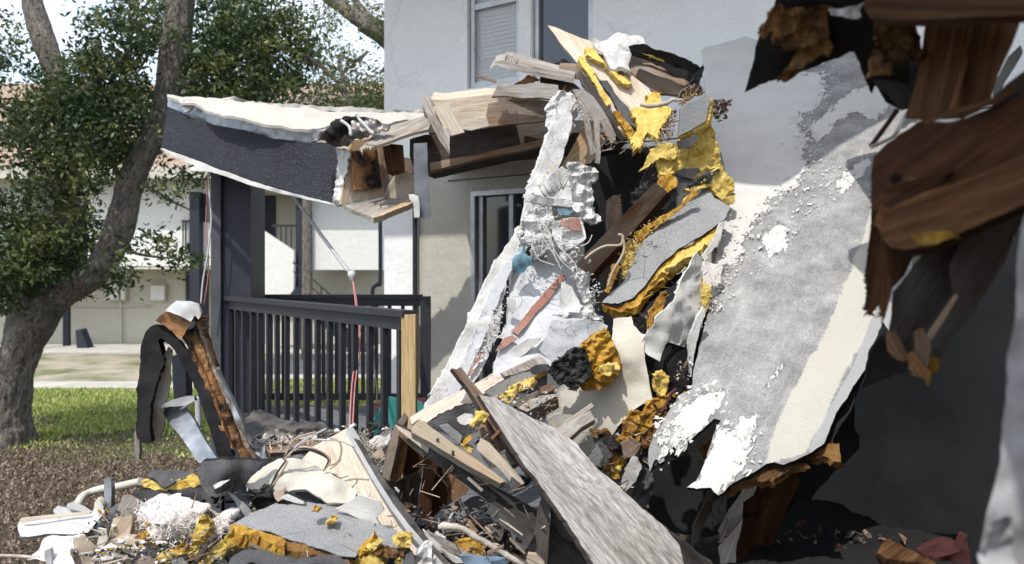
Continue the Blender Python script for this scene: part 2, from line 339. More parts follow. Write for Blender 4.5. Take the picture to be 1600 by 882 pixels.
    for p in F: verts.append(p + ev + (nrm * (wr * .6 * nz(p + Vector((9, 9, 9)), ws * 1.3))))
    faces = []; fm = []
    for f in tr2: faces.append(f); fm.append(0)
    for f in tr2: faces.append((f[0] + B0, f[2] + B0, f[1] + B0)); fm.append(2)
    tl = ev.length
    rings = {}
    def ring(v, k):
        if k == 0: return v
        if k == layers: return v + B0
        if (v, k) not in rings:
            p = F[v] + ev * (k / layers); am = min(tl, .05) * rs * .5
            q = Vector((nz(p, 40), nz(p + Vector((5, 0, 0)), 40), nz(p + Vector((0, 5, 0)), 40))) * am
            rings[(v, k)] = len(verts); verts.append(p + q)
        return rings[(v, k)]
    for a, b in bnd:
        for k in range(layers):
            faces.append((ring(b, k), ring(a, k), ring(a, k + 1), ring(b, k + 1))); fm.append(1)
    # local frame: X along the grain, Z the normal
    if grain is None:
        A = np.array([[p.x, p.y, p.z] for p in W]); A -= A.mean(0); ax = Vector(np.linalg.svd(A[:: max(1, len(A) // 400)], full_matrices=False)[2][0])
    else:
        g = parse(grain); ax = P(g[1][0], g[1][1], D(g[1][0], g[1][1])) - P(g[0][0], g[0][1], D(g[0][0], g[0][1]))
    ax = (ax - nrm * ax.dot(nrm)).normalized(); ay = nrm.cross(ax)
    R = Matrix((ax, ay, nrm)).transposed().to_4x4(); mw = Matrix.Translation(c) @ R; inv = mw.inverted()
    me = bpy.data.meshes.new(name); me.from_pydata([inv @ p for p in verts], [], faces)
    me.polygons.foreach_set('material_index', fm)
    if smooth:
        me.polygons.foreach_set('use_smooth', [True] * len(faces))
        bs = set()
        for a, b in bnd: bs.add((min(a, b), max(a, b))); bs.add((min(a, b) + B0, max(a, b) + B0))
        at = me.attributes.new('sharp_edge', 'BOOLEAN', 'EDGE'); vals = [((min(e.vertices), max(e.vertices)) in bs) for e in me.edges]; at.data.foreach_set('value', vals)
    if masks:
        X = np.array([p[0] for p in rv]); Yv = np.array([p[1] for p in rv])
        for mn, polys in masks.items():
            val = np.zeros(len(verts))
            for pl, soft in polys:
                q = [(a, b) for a, b, _ in parse(pl)]
                ins2 = inside(X, Yv, q); sgn = np.where(ins2, 1, -1); dm = np.full(len(X), 1e9)
                for i in range(len(q)):
                    ax_, ay_ = q[i]; bx_, by_ = q[(i + 1) % len(q)]; L2 = (bx_ - ax_) ** 2 + (by_ - ay_) ** 2
                    tt = np.clip(((X - ax_) * (bx_ - ax_) + (Yv - ay_) * (by_ - ay_)) / L2, 0, 1)
                    dm = np.minimum(dm, np.hypot(X - ax_ - tt * (bx_ - ax_), Yv - ay_ - tt * (by_ - ay_)))
                val[:len(X)] = np.maximum(val[:len(X)], np.clip(.5 + sgn * dm / soft * .5, 0, 1))
            at = me.attributes.new(mn, 'FLOAT', 'POINT'); at.data.foreach_set('value', val)
    me.update()
    o = link(name, me, [mat, side, back], mw, parent)
    tag(o, label, cat, group, kind); o['_d'] = 0; del o['_d']
    sheet.last = (D, F, nrm)
    return o
def T(name, label, cat, s, dep, mat, **k): return sheet(name, s, dep, mat, label=label, cat=cat, **k)
def catmull(pts, sub):
    out = []
    for i in range(len(pts) - 1):
        p0 = pts[max(i - 1, 0)]; p1 = pts[i]; p2 = pts[i + 1]; p3 = pts[min(i + 2, len(pts) - 1)]
        for q in range(sub):
            t_ = q / sub; out.append(.5 * ((2 * p1) + (p2 - p0) * t_ + (2 * p0 - 5 * p1 + 4 * p2 - p3) * t_ * t_ + (3 * p1 - p0 - 3 * p2 + p3) * t_ ** 3))
    out.append(pts[-1]); return out
def tube_geo(pts, rad, sides=7, sub=5, wob=0, fr=1.0):
    n = len(pts); rad = [rad] * n if isinstance(rad, (int, float)) else rad
    P4 = [Vector((p.x, p.y, p.z, r)) for p, r in zip(pts, rad)]; C = catmull(P4, sub) if n > 2 or wob else P4
    vs = []; fs = []; up = Vector((.13, .21, 1)).normalized()
    for i, q in enumerate(C):
        p = q.xyz; a = C[max(i - 1, 0)].xyz; b = C[min(i + 1, len(C) - 1)].xyz; tg = (b - a).normalized()
        if i == 0: u = tg.cross(up).normalized() if abs(tg.dot(up)) < .97 else tg.cross(Vector((1, 0, 0))).normalized()
        else: u = (u - tg * u.dot(tg)).normalized()
        v = tg.cross(u)
        for k in range(sides):
            an = k / sides * 2 * math.pi; r = q[3]
            pos = p + (u * math.cos(an) + v * math.sin(an)) * r
            if wob and sides >= 14: pos += (pos - p).normalized() * r * (.16 * noise.fractal(pos * 1.6, 1, 2, 3) + .13 * (noise.ridged_multi_fractal(Vector((pos.x * 13, pos.y * 13, pos.z * 3.2)), .9, 2, 3, .9, 2) - 1.0))
            elif wob: pos += (pos - p).normalized() * wob * r * noise.fractal(pos * fr, 1, 2, 3)
            vs.append(pos)
    m = len(C)
    for i in range(m - 1):
        for k in range(sides): a = i * sides + k; b = i * sides + (k + 1) % sides; fs.append((a, b, b + sides, a + sides))
    fs.append(tuple(range(sides))[::-1]); fs.append(tuple(range((m - 1) * sides, m * sides)))
    return vs, fs
def mesh_obj(name, vs, fs, mat, parent=None, smooth=True, origin=None, label=None, cat=None, group=None, kind=None, axis=None, mi=None):
    c = origin if origin is not None else sum(vs, Vector()) / len(vs)
    mw = Matrix.Translation(c)
    if axis is not None:
        ax = axis.normalized(); ay = (Vector((0, 0, 1)).cross(ax)); ay = ay.normalized() if ay.length > .05 else Vector((0, 1, 0)); az = ax.cross(ay).normalized(); ay = az.cross(ax)
        mw = mw @ Matrix((ax, ay, az)).transposed().to_4x4()
    inv = mw.inverted()
    me = bpy.data.meshes.new(name); me.from_pydata([inv @ v for v in vs], [], fs)
    if smooth: me.polygons.foreach_set('use_smooth', [len(f) <= 4 for f in fs])
    mats = mat if isinstance(mat, list) else [mat]
    if mi: me.polygons.foreach_set('material_index', mi)
    me.update(); return tag(link(name, me, mats, mw, parent), label, cat, group, kind)
def tube(name, s, deps, r, mat, parent=None, label=None, cat=None, group=None, sides=7, sub=5, wob=0, **k):
    if isinstance(s, str):
        pp = parse(s); n = len(pp); dl = deps if isinstance(deps, list) else [deps] * n
        if len(dl) == 2 and n > 2: dl = [dl[0] + (dl[1] - dl[0]) * i / (n - 1) for i in range(n)]
        pts = [P(a, b, d) for (a, b, _), d in zip(pp, dl)]
    else: pts = s
    vs, fs = tube_geo(pts, r, sides, sub, wob, 30); return mesh_obj(name, vs, fs, mat, parent, True, None, label, cat, group, axis=pts[-1] - pts[0], **k)
def boxes(name, bl, mat, parent=None, **k):
    vs = []; fs = []
    for b in bl:
        if len(b) == 8: q = [Vector(x) for x in b]
        else:
            x0, x1, y0, y1, z0, z1 = b
            q = [Vector(x) for x in ((x0, y0, z0), (x1, y0, z0), (x1, y1, z0), (x0, y1, z0), (x0, y0, z1), (x1, y0, z1), (x1, y1, z1), (x0, y1, z1))]
        i = len(vs); vs += q
        fs += [tuple(i + j for j in f) for f in ((0, 3, 2, 1), (4, 5, 6, 7), (0, 1, 5, 4), (1, 2, 6, 5), (2, 3, 7, 6), (3, 0, 4, 7))]
    return mesh_obj(name, vs, fs, mat, parent, False, **k)
def bar8(a, b, w, h, up=Vector((0, 0, 1))):
    a = Vector(a); b = Vector(b); d = (b - a).normalized(); s = d.cross(up)
    s = s.normalized() if s.length > .01 else Vector((1, 0, 0)); u = s.cross(d)
    q = []
    for du in (-1, 1):
        for e, ds in ((a, -1), (b, -1), (b, 1), (a, 1)): q.append(e + s * ds * w / 2 + u * du * h / 2)
    return [q[0], q[3], q[2], q[1], q[4], q[7], q[6], q[5]]
def pbox(x0, x1, y0, y1, d, t):       # a frontal box whose front face fills a pixel rectangle at distance d
    a = P(x0, y1, d); b = P(x1, y0, d); return (a.x, b.x, d, d + t, a.z, b.z)
# ================================================================ SETTING
bm = bmesh.new(); bmesh.ops.create_grid(bm, x_segments=160, y_segments=160, size=1)
me = bpy.data.meshes.new('ground'); bm.to_mesh(me); bm.free()
for v in me.vertices:
    x = v.co.x; y = v.co.y; X = (abs(x) ** 2.2) * math.copysign(150, x); Y = (abs(y) ** 2.2) * math.copysign(150, y) + 8
    v.co = (X, Y, .05 * noise.fractal(Vector((X * .6, Y * .6, 0)), 1, 2, 4) * (1 if 3 < Y < 14 else .2))
tag(link('ground', me, ['ground'], Matrix.Identity(4)), kind='structure')
def sheet_flat(name, x0, x1, y0, y1, z, mat):
    tag(boxes(name, [(x0, x1, y0, y1, z - .12, z)], mat), kind='structure')
sheet_flat('concrete_path', -14, -5.55, 13.7, 14.5, .05, 'concrete'); sheet_flat('concrete_path', -5.54, 3, 14.9, 15.5, .05, 'concrete')
sheet_flat('asphalt_road', -6.0, 3, 15.6, 19.4, .04, 'asphalt')
sheet_flat('patchy_tan_verge', -16, -6.02, 14.55, 19.4, .035, 'patchy_tan')
sheet_flat('concrete_apron', -16, 3, 19.5, 22.6, .07, 'concrete')
# far two-storey building
FB = empty('apartment_building', 'white two-storey apartment building with brown roof standing behind the oak tree', 'building', (-8, 21, 0))
d0 = 20.5; d1 = 22.0
def zt(px, d): return EYE - (px - HZ) / FPX * d
def fb(name, r, mat, d=d0, t=.25, par=FB, **k): return boxes(name, [pbox(*r, d, t)], mat, par, **k)
fb('lower_wall', (-260, 606, 300, 560), 'far_beige', d1, .3)
fb('upper_wall', (112, 348, 268, 416), 'far_white', d0, 1.3)
fb('upper_wall', (481, 592, 262, 422), 'far_white', d0, 1.3)
fb('upper_wall', (-260, 40, 268, 416), 'far_white', d0, 1.3)
fb('upper_wall', (393, 481, 262, 300), 'far_beige', d0 + .4, 1)
fb('soffit', (-260, 345, 414, 421), 'far_beige', d0 + .02, 1.2)
fb('column', (296, 311, 300, 556), 'navy_paint', d0 - .3, .28); fb('column', (462, 480, 285, 556), 'navy_paint', d0 - .3, .3)
fb('column', (36, 44, 300, 556), 'navy_paint', d0 - .3, .2); fb('drain_pipe', (98, 106, 470, 560), 'navy_paint', d0 + .7, .15)
dr = fb('door', (395, 430, 303, 395), 'navy_paint', d1 - .06, .05); fb('door', (290, 325, 425, 545), 'navy_paint', d1 - .06, .05)
for r in ((312, 328, 303, 347),): wdw = fb('window', r, 'glass_dark', d0 - .03, .05); fb('frame', (311, 313, 301, 349), 'rail_paint', d0 - .05, .04, wdw)
for r in ((165, 186, 443, 470), (188, 196, 447, 470), (234, 258, 445, 471)):
    u = fb('utility_box', r, 'far_beige', d1 - .18, .17); fb('cover', (r[0] + 1.5, r[1] - 1.5, r[2] + 2, r[3] - 2), 'far_white', d1 - .2, .025, u)
tube('conduit', 'X 188,470 189,500 189,540', d1 - .1, .03, 'far_beige', FB); tube('conduit', 'X 110,478 160,479 234,478', d1 - .1, .025, 'far_beige', FB)
fb('plinth', (60, 606, 540, 560), 'far_beige', d1 - .08, .07)
# stair parapet (sloped) and railings
sheet('stair_parapet', 'X 393,349 459,392 459,462 393,462', d0 - .5, 'far_white', th=.15, jag=0, wr=0, parent=FB, step=30, seg=30)
rl = boxes('upper_railing', [bar8(P(425, 353, d0 - .1), P(462, 353, d0 - .1), .05, .06)] + [bar8(P(x, 353, d0 - .1), P(x, 392, d0 - .1), .03, .03) for x in (431, 439, 447, 455)], 'rail_paint', FB)
boxes('upper_railing', [bar8(P(284, 346, d0 - .1), P(297, 346, d0 - .1), .05, .06)] + [bar8(P(x, 346, d0 - .1), P(x, 394, d0 - .1), .03, .03) for x in (286, 290)], 'rail_paint', FB)
st = empty('staircase', 'dark metal outdoor staircase going down to the right beside the far building', 'staircase', P(500, 520, 20))
boxes('stringer', [bar8(P(458, 455, 19.6), P(572, 558, 19.6), .06, .32), bar8(P(458, 448, 20.4), P(572, 553, 20.4), .06, .32)], 'navy_paint', st)
for i in range(9):
    q = P(466 + i * 12, 455 + i * 11.2, 19.6); boxes('tread', [(q.x - .14, q.x + .14, 19.62, 20.4, q.z, q.z + .05)], 'rail_paint', st)
boxes('handrail', [bar8(P(458, 410, 19.6), P(572, 510, 19.6), .03, .04), bar8(P(458, 424, 19.6), P(572, 524, 19.6), .02, .03)] +
      [bar8(P(468 + i * 17, 419 + i * 15, 19.6), P(468 + i * 17, 458 + i * 15.5, 19.6), .03, .03) for i in range(7)], 'rail_paint', st)
# roof
e = d0 - .7
a = P(-260, 262, e); b = P(640, 262, e); zr = a.z
vs = [Vector(v) for v in ((a.x, e, zr), (b.x, e, zr), (b.x, e + 9, zr), (a.x, e + 9, zr), (a.x, e + 4.5, zr + 3.4), (b.x + 0, e + 4.5, zr + 3.4))]
mesh_obj('roof', vs, [(0, 1, 5, 4), (2, 3, 4, 5), (0, 4, 3), (1, 2, 5), (0, 3, 2, 1)], 'roof_tile', FB, False)
boxes('fascia', [(a.x, b.x, e - .06, e - .01, zr - .3, zr + .03)], 'far_beige', FB)
tag(tube('downpipe', 'X 594,335 594,436 590,444 583,450 582,462 582,540', 17.5, .05, 'navy_paint'), 'dark downpipe with a bend beside the pale wall corner behind the railing', 'pipe')
bin_ = T('planter', 'small dark shrub pot standing by the far wall left of the drain pipe', 'planter', 'Q 225,185 240,180 262,235 258,255 230,255', 20.6, 'navy_paint', th=.3, step=20)
# second building whose upper wall and windows show at the top
A0 = Vector((-1.47, 8.5, 0)); B0_ = Vector((3.33, 5.5, 0)); wd = (B0_ - A0).normalized(); wnrm = Vector((wd.y, -wd.x, 0))
if wnrm.y > 0: wnrm = -wnrm
def WP(x, y, off=0):     # a pixel onto the wall plane, moved off the wall by off metres
    dx = (x - 800) / FPX; d = (A0 + wnrm * off).dot(wnrm) / (Vector((dx, 1, 0)).dot(wnrm)); return P(x, y, d)
HB = empty('white_building', 'white stucco apartment building behind the wreck with two upper windows', 'building', (0, 7.6, 0))
def WS(x, y): q = WP(x, y); return (q - A0).dot(wd), q.z
def wbox(name, s0, s1, z0, z1, off, t, mat, par):     # box on the wall: outer face off metres proud, t thick
    c = []
    for z in (z0, z1):
        for (s, o) in ((s0, off), (s1, off), (s1, off - t), (s0, off - t)):
            q = A0 + wd * s + wnrm * o; c.append((q.x, q.y, z))
    return boxes(name, [c], mat, par, axis=wd)
# wall with openings cut from strips
s1, zA = WS(730, 140); s2, zt_ = WS(811, 0); s3, _ = WS(831, 0); s4, _ = WS(926, 0)
op = [(s1, s2, zA, zA + 1.75), (s3, s4, zA, zA + 1.75)]
sd0, zdt = WS(736, 300); sd1, _ = WS(855, 300)
zd0 = .95
# right part (upper): strips
Zt = 6.3
def strip(s0, s1_, z0, z1, n=[0]): return (s0, s1_, z0, z1)
spx = WS(653, 300)[0]; low = [(spx, sd0, 0, 3.32), (sd0, sd1, zdt, 3.32), (sd0, sd1, 0, zd0), (sd1, 9.5, 0, 3.32)]
strips = [(0, spx, 0, zA), (spx, 9.5, 3.322, zA), (0, s1, zA, Zt), (s2, s3, zA, zA + 1.75), (s4, 9.5, zA, Zt), (s1, s4, zA + 1.75, Zt)]
for nm_, mt_, strips_ in (('wall', 'wall_white', strips), ('lower_wall', 'wall_darkened_beige', low)):
  bl = []
  for s0, s1_, z0, z1 in strips_:
    c = []
    for z in (z0, z1):
        for (s, o) in ((s0, 0), (s1_, 0), (s1_, -.2), (s0, -.2)):
            q = A0 + wd * s + wnrm * o; c.append((q.x, q.y, z))
    bl.append(c)
  boxes(nm_, bl, mt_, HB, axis=wd)
boxes('porch_ceiling', [(-.68, 1.0, 6.0, 7.95, 3.33, 3.43)], 'wood_dark', HB)
q = A0 - wnrm * .2; q2 = A0 - wnrm * 8
boxes('side_wall', [bar8((q.x + .1, q.y, Zt / 2), (q2.x + .1, q2.y, Zt / 2), .2, Zt)], 'wall_white', HB)
eo = [(-.6, 2.3), (4.15, 2.3), (4.4, 3.9), (5.0, 3.9), (5.8, 2.5), (9.5, 2.5), (9.5, -6), (-.6, -6)]; vs = []
for z in (Zt, Zt + .25):
    for s_, o_ in eo: q = A0 + wd * s_ + wnrm * o_; vs.append(Vector((q.x, q.y, z)))
n_ = len(eo); mesh_obj('roof', vs, [tuple(range(n_))[::-1], tuple(range(n_, 2 * n_))] + [(i, (i + 1) % n_, n_ + (i + 1) % n_, n_ + i) for i in range(n_)], 'far_white', HB, False)
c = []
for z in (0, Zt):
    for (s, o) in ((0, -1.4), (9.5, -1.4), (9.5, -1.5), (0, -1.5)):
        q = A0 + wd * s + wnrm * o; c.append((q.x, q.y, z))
boxes('room_wall', [c], 'wall_darkened_as_shade', HB)
def window(sa, sb, za, zb, blind):
    w_ = wbox('window', sa, sb, za, za + .05, -.04, .08, 'aluminium', HB)
    for r in ((sa, sb, zb - .05, zb), (sa, sa + .045, za + .05, zb - .05), (sb - .045, sb, za + .05, zb - .05)): wbox('frame', *r, -.04, .08, 'aluminium', w_)
    wbox('meeting_rail', sa + .045, sb - .045, (za + zb) / 2 - .03, (za + zb) / 2 + .03, -.045, .06, 'aluminium', w_)
    wbox('pane', sa + .045, sb - .045, za + .05, zb - .05, -.09, .008, 'glass_clear' if blind else 'glass_dark', w_)
    if blind:
        bl2 = []; n = int((zb - za) / .045)
        for i in range(n):
            z = za + .05 + i * .045; t_ = .004 * math.sin(i * .7)
            for (sx0, sx1) in ((sa + .06, sb - .06),):
                c2 = []
                for dz in (0, .003):
                    for (s, o, zz) in ((sx0, -.14, z), (sx1, -.14, z + t_), (sx1, -.155, z + .028 + t_), (sx0, -.155, z + .028)):
                        q = A0 + wd * s + wnrm * o; c2.append((q.x, q.y, zz + dz))
                bl2.append(c2)
        boxes('blind', bl2, 'white_plastic', w_)
window(s1 + .02, s2 - .01, zA + .02, zA + 1.73, True); window(s3 + .01, s4 - .02, zA + .02, zA + 1.73, False)
wbox('window_surround', s1 - .05, s4 + .05, zA - .06, zA - .0, .015, .03, 'wall_white', HB)
wbox('window_surround', s2 + .01, s3 - .01, zA, zA + 1.75, .012, .03, 'wall_white', HB)
wbox('siding_board', .4, 9.4, zA - .75, zA - .738, .004, .02, 'rail_paint', HB)
# sliding door down in the porch
w_ = wbox('sliding_door', sd0, sd1, zdt - .05, zdt, .01, .10, 'aluminium', HB)
for r in ((sd0, sd0 + .05, zd0, zdt - .05), (sd0 + .07, sd0 + .12, zd0, zdt - .05), (sd0 + .45, sd0 + .5, zd0, zdt - .05)): wbox('door_frame', *r, .01 if r[0] == sd0 else -.04, .07, 'aluminium', w_)
wbox('pane', sd0 + .05, sd1, zd0, zdt - .05, -.08, .01, 'glass_dark', w_)
wbox('ledge', sd0 - .3, sd1 + .6, zdt + .13, zdt + .14, .012, .02, 'rail_paint', HB)
se, _ = WS(916, 300); wbox('door_jamb', se, se + .07, .95, zdt + .35, .03, .05, 'wall_white', HB); wbox('door', se + .07, se + .9, .95, zdt + .3, .012, .04, 'navy_paint', HB)
# vertical pipe on the wall
sp_, _ = WS(653, 300)
pv = [A0 + wd * sp_ + wnrm * .05 + Vector((0, 0, z)) for z in (.95, 1.8, 3.05)]
tube('wall_pipe', pv, None, .028, 'rail_paint', None, 'thin dark conduit pipe running up the pale wall behind the railing', 'pipe')
# dark unit on the right: side wall, floor
tag(boxes('partition_wall', [bar8((1.7, 6.15, 1.2), (4.3, 3.3, 1.2), .15, 2.4)], 'wall_darkened_as_shade'), 'grey wall coloured dark for deep shade behind the leaning membrane on the right', 'wall')
tag(boxes('end_wall', [bar8((3.2, 4.6, 1.6), (3.2, -5, 1.6), .15, 3.0)], 'wall_darkened_as_shade'), 'end wall of the unit, its grey lowered for shade, at the far right edge', 'wall')
# porch deck with planks
dk = empty('porch_deck', 'raised grey plank deck behind the dark railing', 'deck', (-1, 5.5, .93))
dpoly = [(-2.95, 6.9), (-2.55, 6.35), (-.45, 3.75), (.9, 3.75), (.9, 6.9), (-1.0, 8.1), (-2.95, 8.1)]
for i in range(31):
    y0 = 3.8 + i * .14
    if y0 > 8.05: break
    xl = -.8 if y0 > 6.95 else (-2.55 if y0 > 6.35 else (-.45 - (y0 - 3.75) * .807)); xr = .3 if y0 < 6.9 else (.3 - (y0 - 6.9) * .9)
    boxes('plank', [(xl, xr, y0, y0 + .132, .90, .93)], 'deck_paint', dk)
for q_ in (bar8((-2.55, 6.35, .78), (-.47, 3.77, .78), .05, .24), bar8((-2.55, 6.98, .78), (-.85, 6.98, .78), .05, .24)): boxes('rim_joist', [q_], 'navy_paint', dk)
for x, y in ((-2.5, 6.35), (-.5, 3.9), (-2.5, 6.9), (-.9, 6.9)): boxes('deck_post', [(x - .05, x + .05, y - .05, y + .05, 0, .9)], 'navy_paint', dk)
# pillar
pl = empty('porch_pillar', 'tall square navy pillar holding up the drooping fascia', 'pillar', P(365, 640, 6.45))
a = P(348, 255, 6.3); b = P(392, 690, 6.3)
boxes('shaft', [(a.x, b.x, 6.3, 6.66, 0, a.z - .02)], 'navy_paint', pl)
boxes('lightened_face', [(a.x - .085, a.x - .002, 6.26, 6.66, 0, a.z - .04)], 'pillar_lit_tint', pl)
# railings
def railing(label, pa, pb, zt_, zb_, n, w_=.032, posts=(), topw=.09, toph=.07):
    r = empty('railing', label, 'railing', ((pa[0] + pb[0]) / 2, (pa[1] + pb[1]) / 2, zb_))
    boxes('top_rail', [bar8((*pa, zt_), (*pb, zt_), topw, .035), ], 'rail_paint', r)
    boxes('rail_board', [bar8((*pa, zt_ - .055), (*pb, zt_ - .055), .04, toph)], 'rail_paint', r)
    boxes('bottom_rail', [bar8((*pa, zb_ + .1), (*pb, zb_ + .1), .04, .06)], 'rail_paint', r)
    for i in range(n):
        t_ = (i + .5) / n; x = pa[0] + (pb[0] - pa[0]) * t_ + rng.normal() * .002; y = pa[1] + (pb[1] - pa[1]) * t_
        boxes('baluster', [bar8((x, y, zb_ + .13), (x + rng.normal() * .003, y, zt_ - .09), w_, w_, Vector((pb[0] - pa[0], pb[1] - pa[1], 0)).normalized())], 'rail_paint', r)
    for (x, y) in posts: boxes('rail_post', [(x - .045, x + .045, y - .045, y + .045, zb_, zt_ + .0)], 'rail_paint', r)
a = P(354, 466, 6.35); b = P(640, 497, 3.95)
railing('dark metal railing sloping away from the bare wood post to the pillar', (a.x, a.y), (b.x, b.y), 1.975, .93, 17)
a = P(392, 460, 6.93); b = P(660, 460, 6.93); railing('black railing at the far side of the deck behind the nearer railing', (a.x, a.y), (b.x, b.y), 1.97, .93, 13, posts=[(b.x + .03, 6.93)])
boxes('wood_post', [pbox(627, 649, 492, 800, 3.93, .085)], 'wood_post', None, label='bare yellow timber post at the right end of the near railing', cat='post', axis=Vector((0, 0, 1)))
T('play_mat', 'teal foam panel with a wavy edge lying on the deck behind the post', 'panel', 'D 1100,745 1160,600 1180,575 1200,560 1345,585 1360,600 1350,640 1290,690 1180,720', 5.2, 'teal', th=.02, jag=1.5)
T('maroon_board', 'strip of dark red board behind the teal panel', 'board', 'D 1104,590 1170,585 1370,565 1365,600 1200,612 1104,605', 5.4, 'maroon', th=.02, jag=.3)

# ================================================================ TREES
def leaves(name, clumps, d, dz, nper, size, parent, cols, seed=1, spread=.17, avoid=()):
    r = np.random.default_rng(seed); C = []; TI = []
    for (x, y, rx, ry, dens) in clumps:
        n = max(1, int(nper * dens * rx * ry / 900))
        for _ in range(n):
            a = r.uniform(0, 2 * math.pi); q = math.sqrt(r.uniform(0, 1)); dd = d + r.uniform(-dz, dz)
            hx = x + rx * q * math.cos(a); hy = y + ry * q * math.sin(a)
            if avoid and dd < 9.3 and r.random() < .85 and any(math.hypot(hx - (avoid[i][0] * f + avoid[i + 1][0] * (1 - f)), hy - (avoid[i][1] * f + avoid[i + 1][1] * (1 - f))) < 34 for i in range(9) for f in (0, .33, .66)): continue
            p = P(hx, hy, dd); m = int(r.integers(30, 56)); sp = spread * r.uniform(.6, 1.25)
            off = r.normal(0, 1, (m, 3)) * np.array([sp, sp, sp * .55]); C.append(np.array(p) + off)
            g = cols[int(r.integers(0, len(cols)))]; k = r.uniform(.7, 1.3, (m, 1)); TI.append(np.clip(np.array(g)[None] * k, 0, 1))
    C = np.concatenate(C); TI = np.concatenate(TI); n = len(C)
    ax = r.normal(0, 1, (n, 3)); ax /= np.linalg.norm(ax, axis=1)[:, None]; nr = r.normal(0, 1, (n, 3)) + np.array([0, 0, 1.0]); nr -= ax * (ax * nr).sum(1)[:, None]; nr /= np.linalg.norm(nr, axis=1)[:, None]
    bx = np.cross(ax, nr); L = size * r.uniform(.6, 1.3, (n, 1)); W_ = L * r.uniform(.35, .5, (n, 1))
    V = np.stack([C - ax * L * .5, C + bx * W_ * .5 + nr * L * .08, C + ax * L * .5, C - bx * W_ * .5 + nr * L * .08], 1).reshape(-1, 3)
    o0 = V.mean(0); V -= o0
    me = bpy.data.meshes.new(name); me.vertices.add(4 * n); me.vertices.foreach_set('co', V.ravel().astype(np.float32))
    me.loops.add(4 * n); me.loops.foreach_set('vertex_index', np.arange(4 * n, dtype=np.int32)); me.polygons.add(n)
    me.polygons.foreach_set('loop_start', np.arange(0, 4 * n, 4, dtype=np.int32)); me.polygons.foreach_set('loop_total', np.full(n, 4, np.int32))
    at = me.color_attributes.new('tint', 'FLOAT_COLOR', 'POINT'); cc = np.concatenate([TI, np.ones((n, 1))], 1); at.data.foreach_set('color', np.repeat(cc, 4, 0).ravel().astype(np.float32))
    me.update(calc_edges=True); return link(name, me, ['leaf'], Matrix.Translation(Vector(o0)), parent), n
GR = [(.038, .07, .028), (.055, .092, .034), (.03, .058, .026), (.11, .145, .045), (.065, .095, .036), (.17, .20, .065)]
TRK = [(28, 560), (62, 488), (100, 458), (150, 425), (185, 362), (205, 285), (232, 225), (262, 150), (272, 80), (284, 0), (95, 130), (75, 70), (50, 20), (104, 180)]
oak = empty('oak_tree', 'large oak with leaning grey-brown trunks at the left of the lawn', 'tree', P(15, 700, 9.3))
tube('trunk', 'X -4,760 8,690 14,640 28,560 62,488 100,458 150,425 185,362 205,285 232,225 262,150 272,80 284,-20', [9.3, 9.3, 9.3, 9.25, 9.2, 9.15, 9.1, 9.05, 9, 9, 9, 9, 9], [.5, .34, .25, .235, .24, .175, .16, .16, .155, .15, .145, .16, .15], 'bark', oak, sides=64, sub=26, wob=.10)
tube('limb', 'X 30,560 45,480 70,410 95,330 104,250 100,160 78,90 55,20 40,-40', 9.7, [.22, .2, .16, .14, .14, .15, .14, .13, .13], 'bark', oak, sides=40, sub=16, wob=.1)
tube('limb', 'X 100,455 118,400 120,330 115,270 130,200 150,120 150,60', [9.5, 9.9, 10.2, 10.4, 10.5, 10.6, 10.6], [.16, .14, .12, .12, .11, .09, .07], 'bark', oak, sides=10, sub=5, wob=.1)
tube('limb', 'X -60,300 -20,380 20,450 40,500', 9.6, [.06, .09, .12, .14], 'bark', oak, sides=10, sub=5, wob=.1)
for s, r0 in (('X 262,150 330,110 420,75 480,90 530,130', .055), ('X 240,220 300,250 330,235', .035), ('X 170,385 230,400 290,405', .025), ('X 100,160 160,120 220,60', .06), ('X 45,480 10,420 -40,380', .06), ('X 210,280 260,310 300,330', .03)):
    n = len(parse(s)); tube('branch', s, 9.0, [r0 * (1 - .7 * i / (n - 1)) for i in range(n)], 'bark', oak, sides=7, wob=.1)
cl = [(330, 40, 90, 60, 1.3), (360, 110, 70, 45, 1.2), (430, 60, 60, 60, 1.0), (230, 40, 50, 50, .8), (180, 60, 60, 50, .85), (150, 130, 70, 50, 1.0), (95, 190, 60, 50, 1.0), (190, 190, 60, 60, 1.25),
      (60, 130, 35, 40, .4), (15, 60, 25, 60, .35), (20, 170, 30, 30, .5), (120, 260, 70, 40, .9), (200, 240, 60, 40, .9), (40, 200, 40, 40, .7), (230, 185, 30, 60, .5), (20, 260, 35, 35, .45),
      (50, 400, 70, 60, 1.35), (20, 440, 50, 50, 1.2), (120, 380, 50, 50, 1.0), (150, 440, 40, 25, .8), (180, 410, 35, 25, .8), (90, 310, 60, 30, .6), (20, 320, 40, 30, .6), (210, 375, 25, 15, .8),
      (260, 385, 30, 12, .9), (285, 405, 22, 14, .9), (275, 305, 22, 14, .8), (298, 278, 24, 16, .9), (250, 255, 24, 12, .8), (130, 325, 25, 18, .5), (300, 130, 50, 40, 1.0), (60, 270, 40, 25, .5),
      (475, 120, 35, 30, .5), (440, 130, 50, 25, .7), (290, 200, 20, 30, .7), (340, 150, 60, 22, 1.0), (400, 140, 60, 18, .9), (-40, 150, 40, 120, .6), (-60, 380, 50, 100, 1)]
_, nl = leaves('foliage', cl, 9.2, .8, 14, .088, oak, GR, 3, .135, avoid=TRK)
leaves('foliage', [(x, y, 60, 35, .22) for x in range(-460, 190, 120) for y in (-230, -150, -80)], 7.4, 1.0, 15, .09, oak, GR, 8, .14, avoid=())
oak2 = empty('oak_tree', 'farther oak whose thin sunlit branches cross the sky beside the white wall', 'tree', P(700, 560, 14))
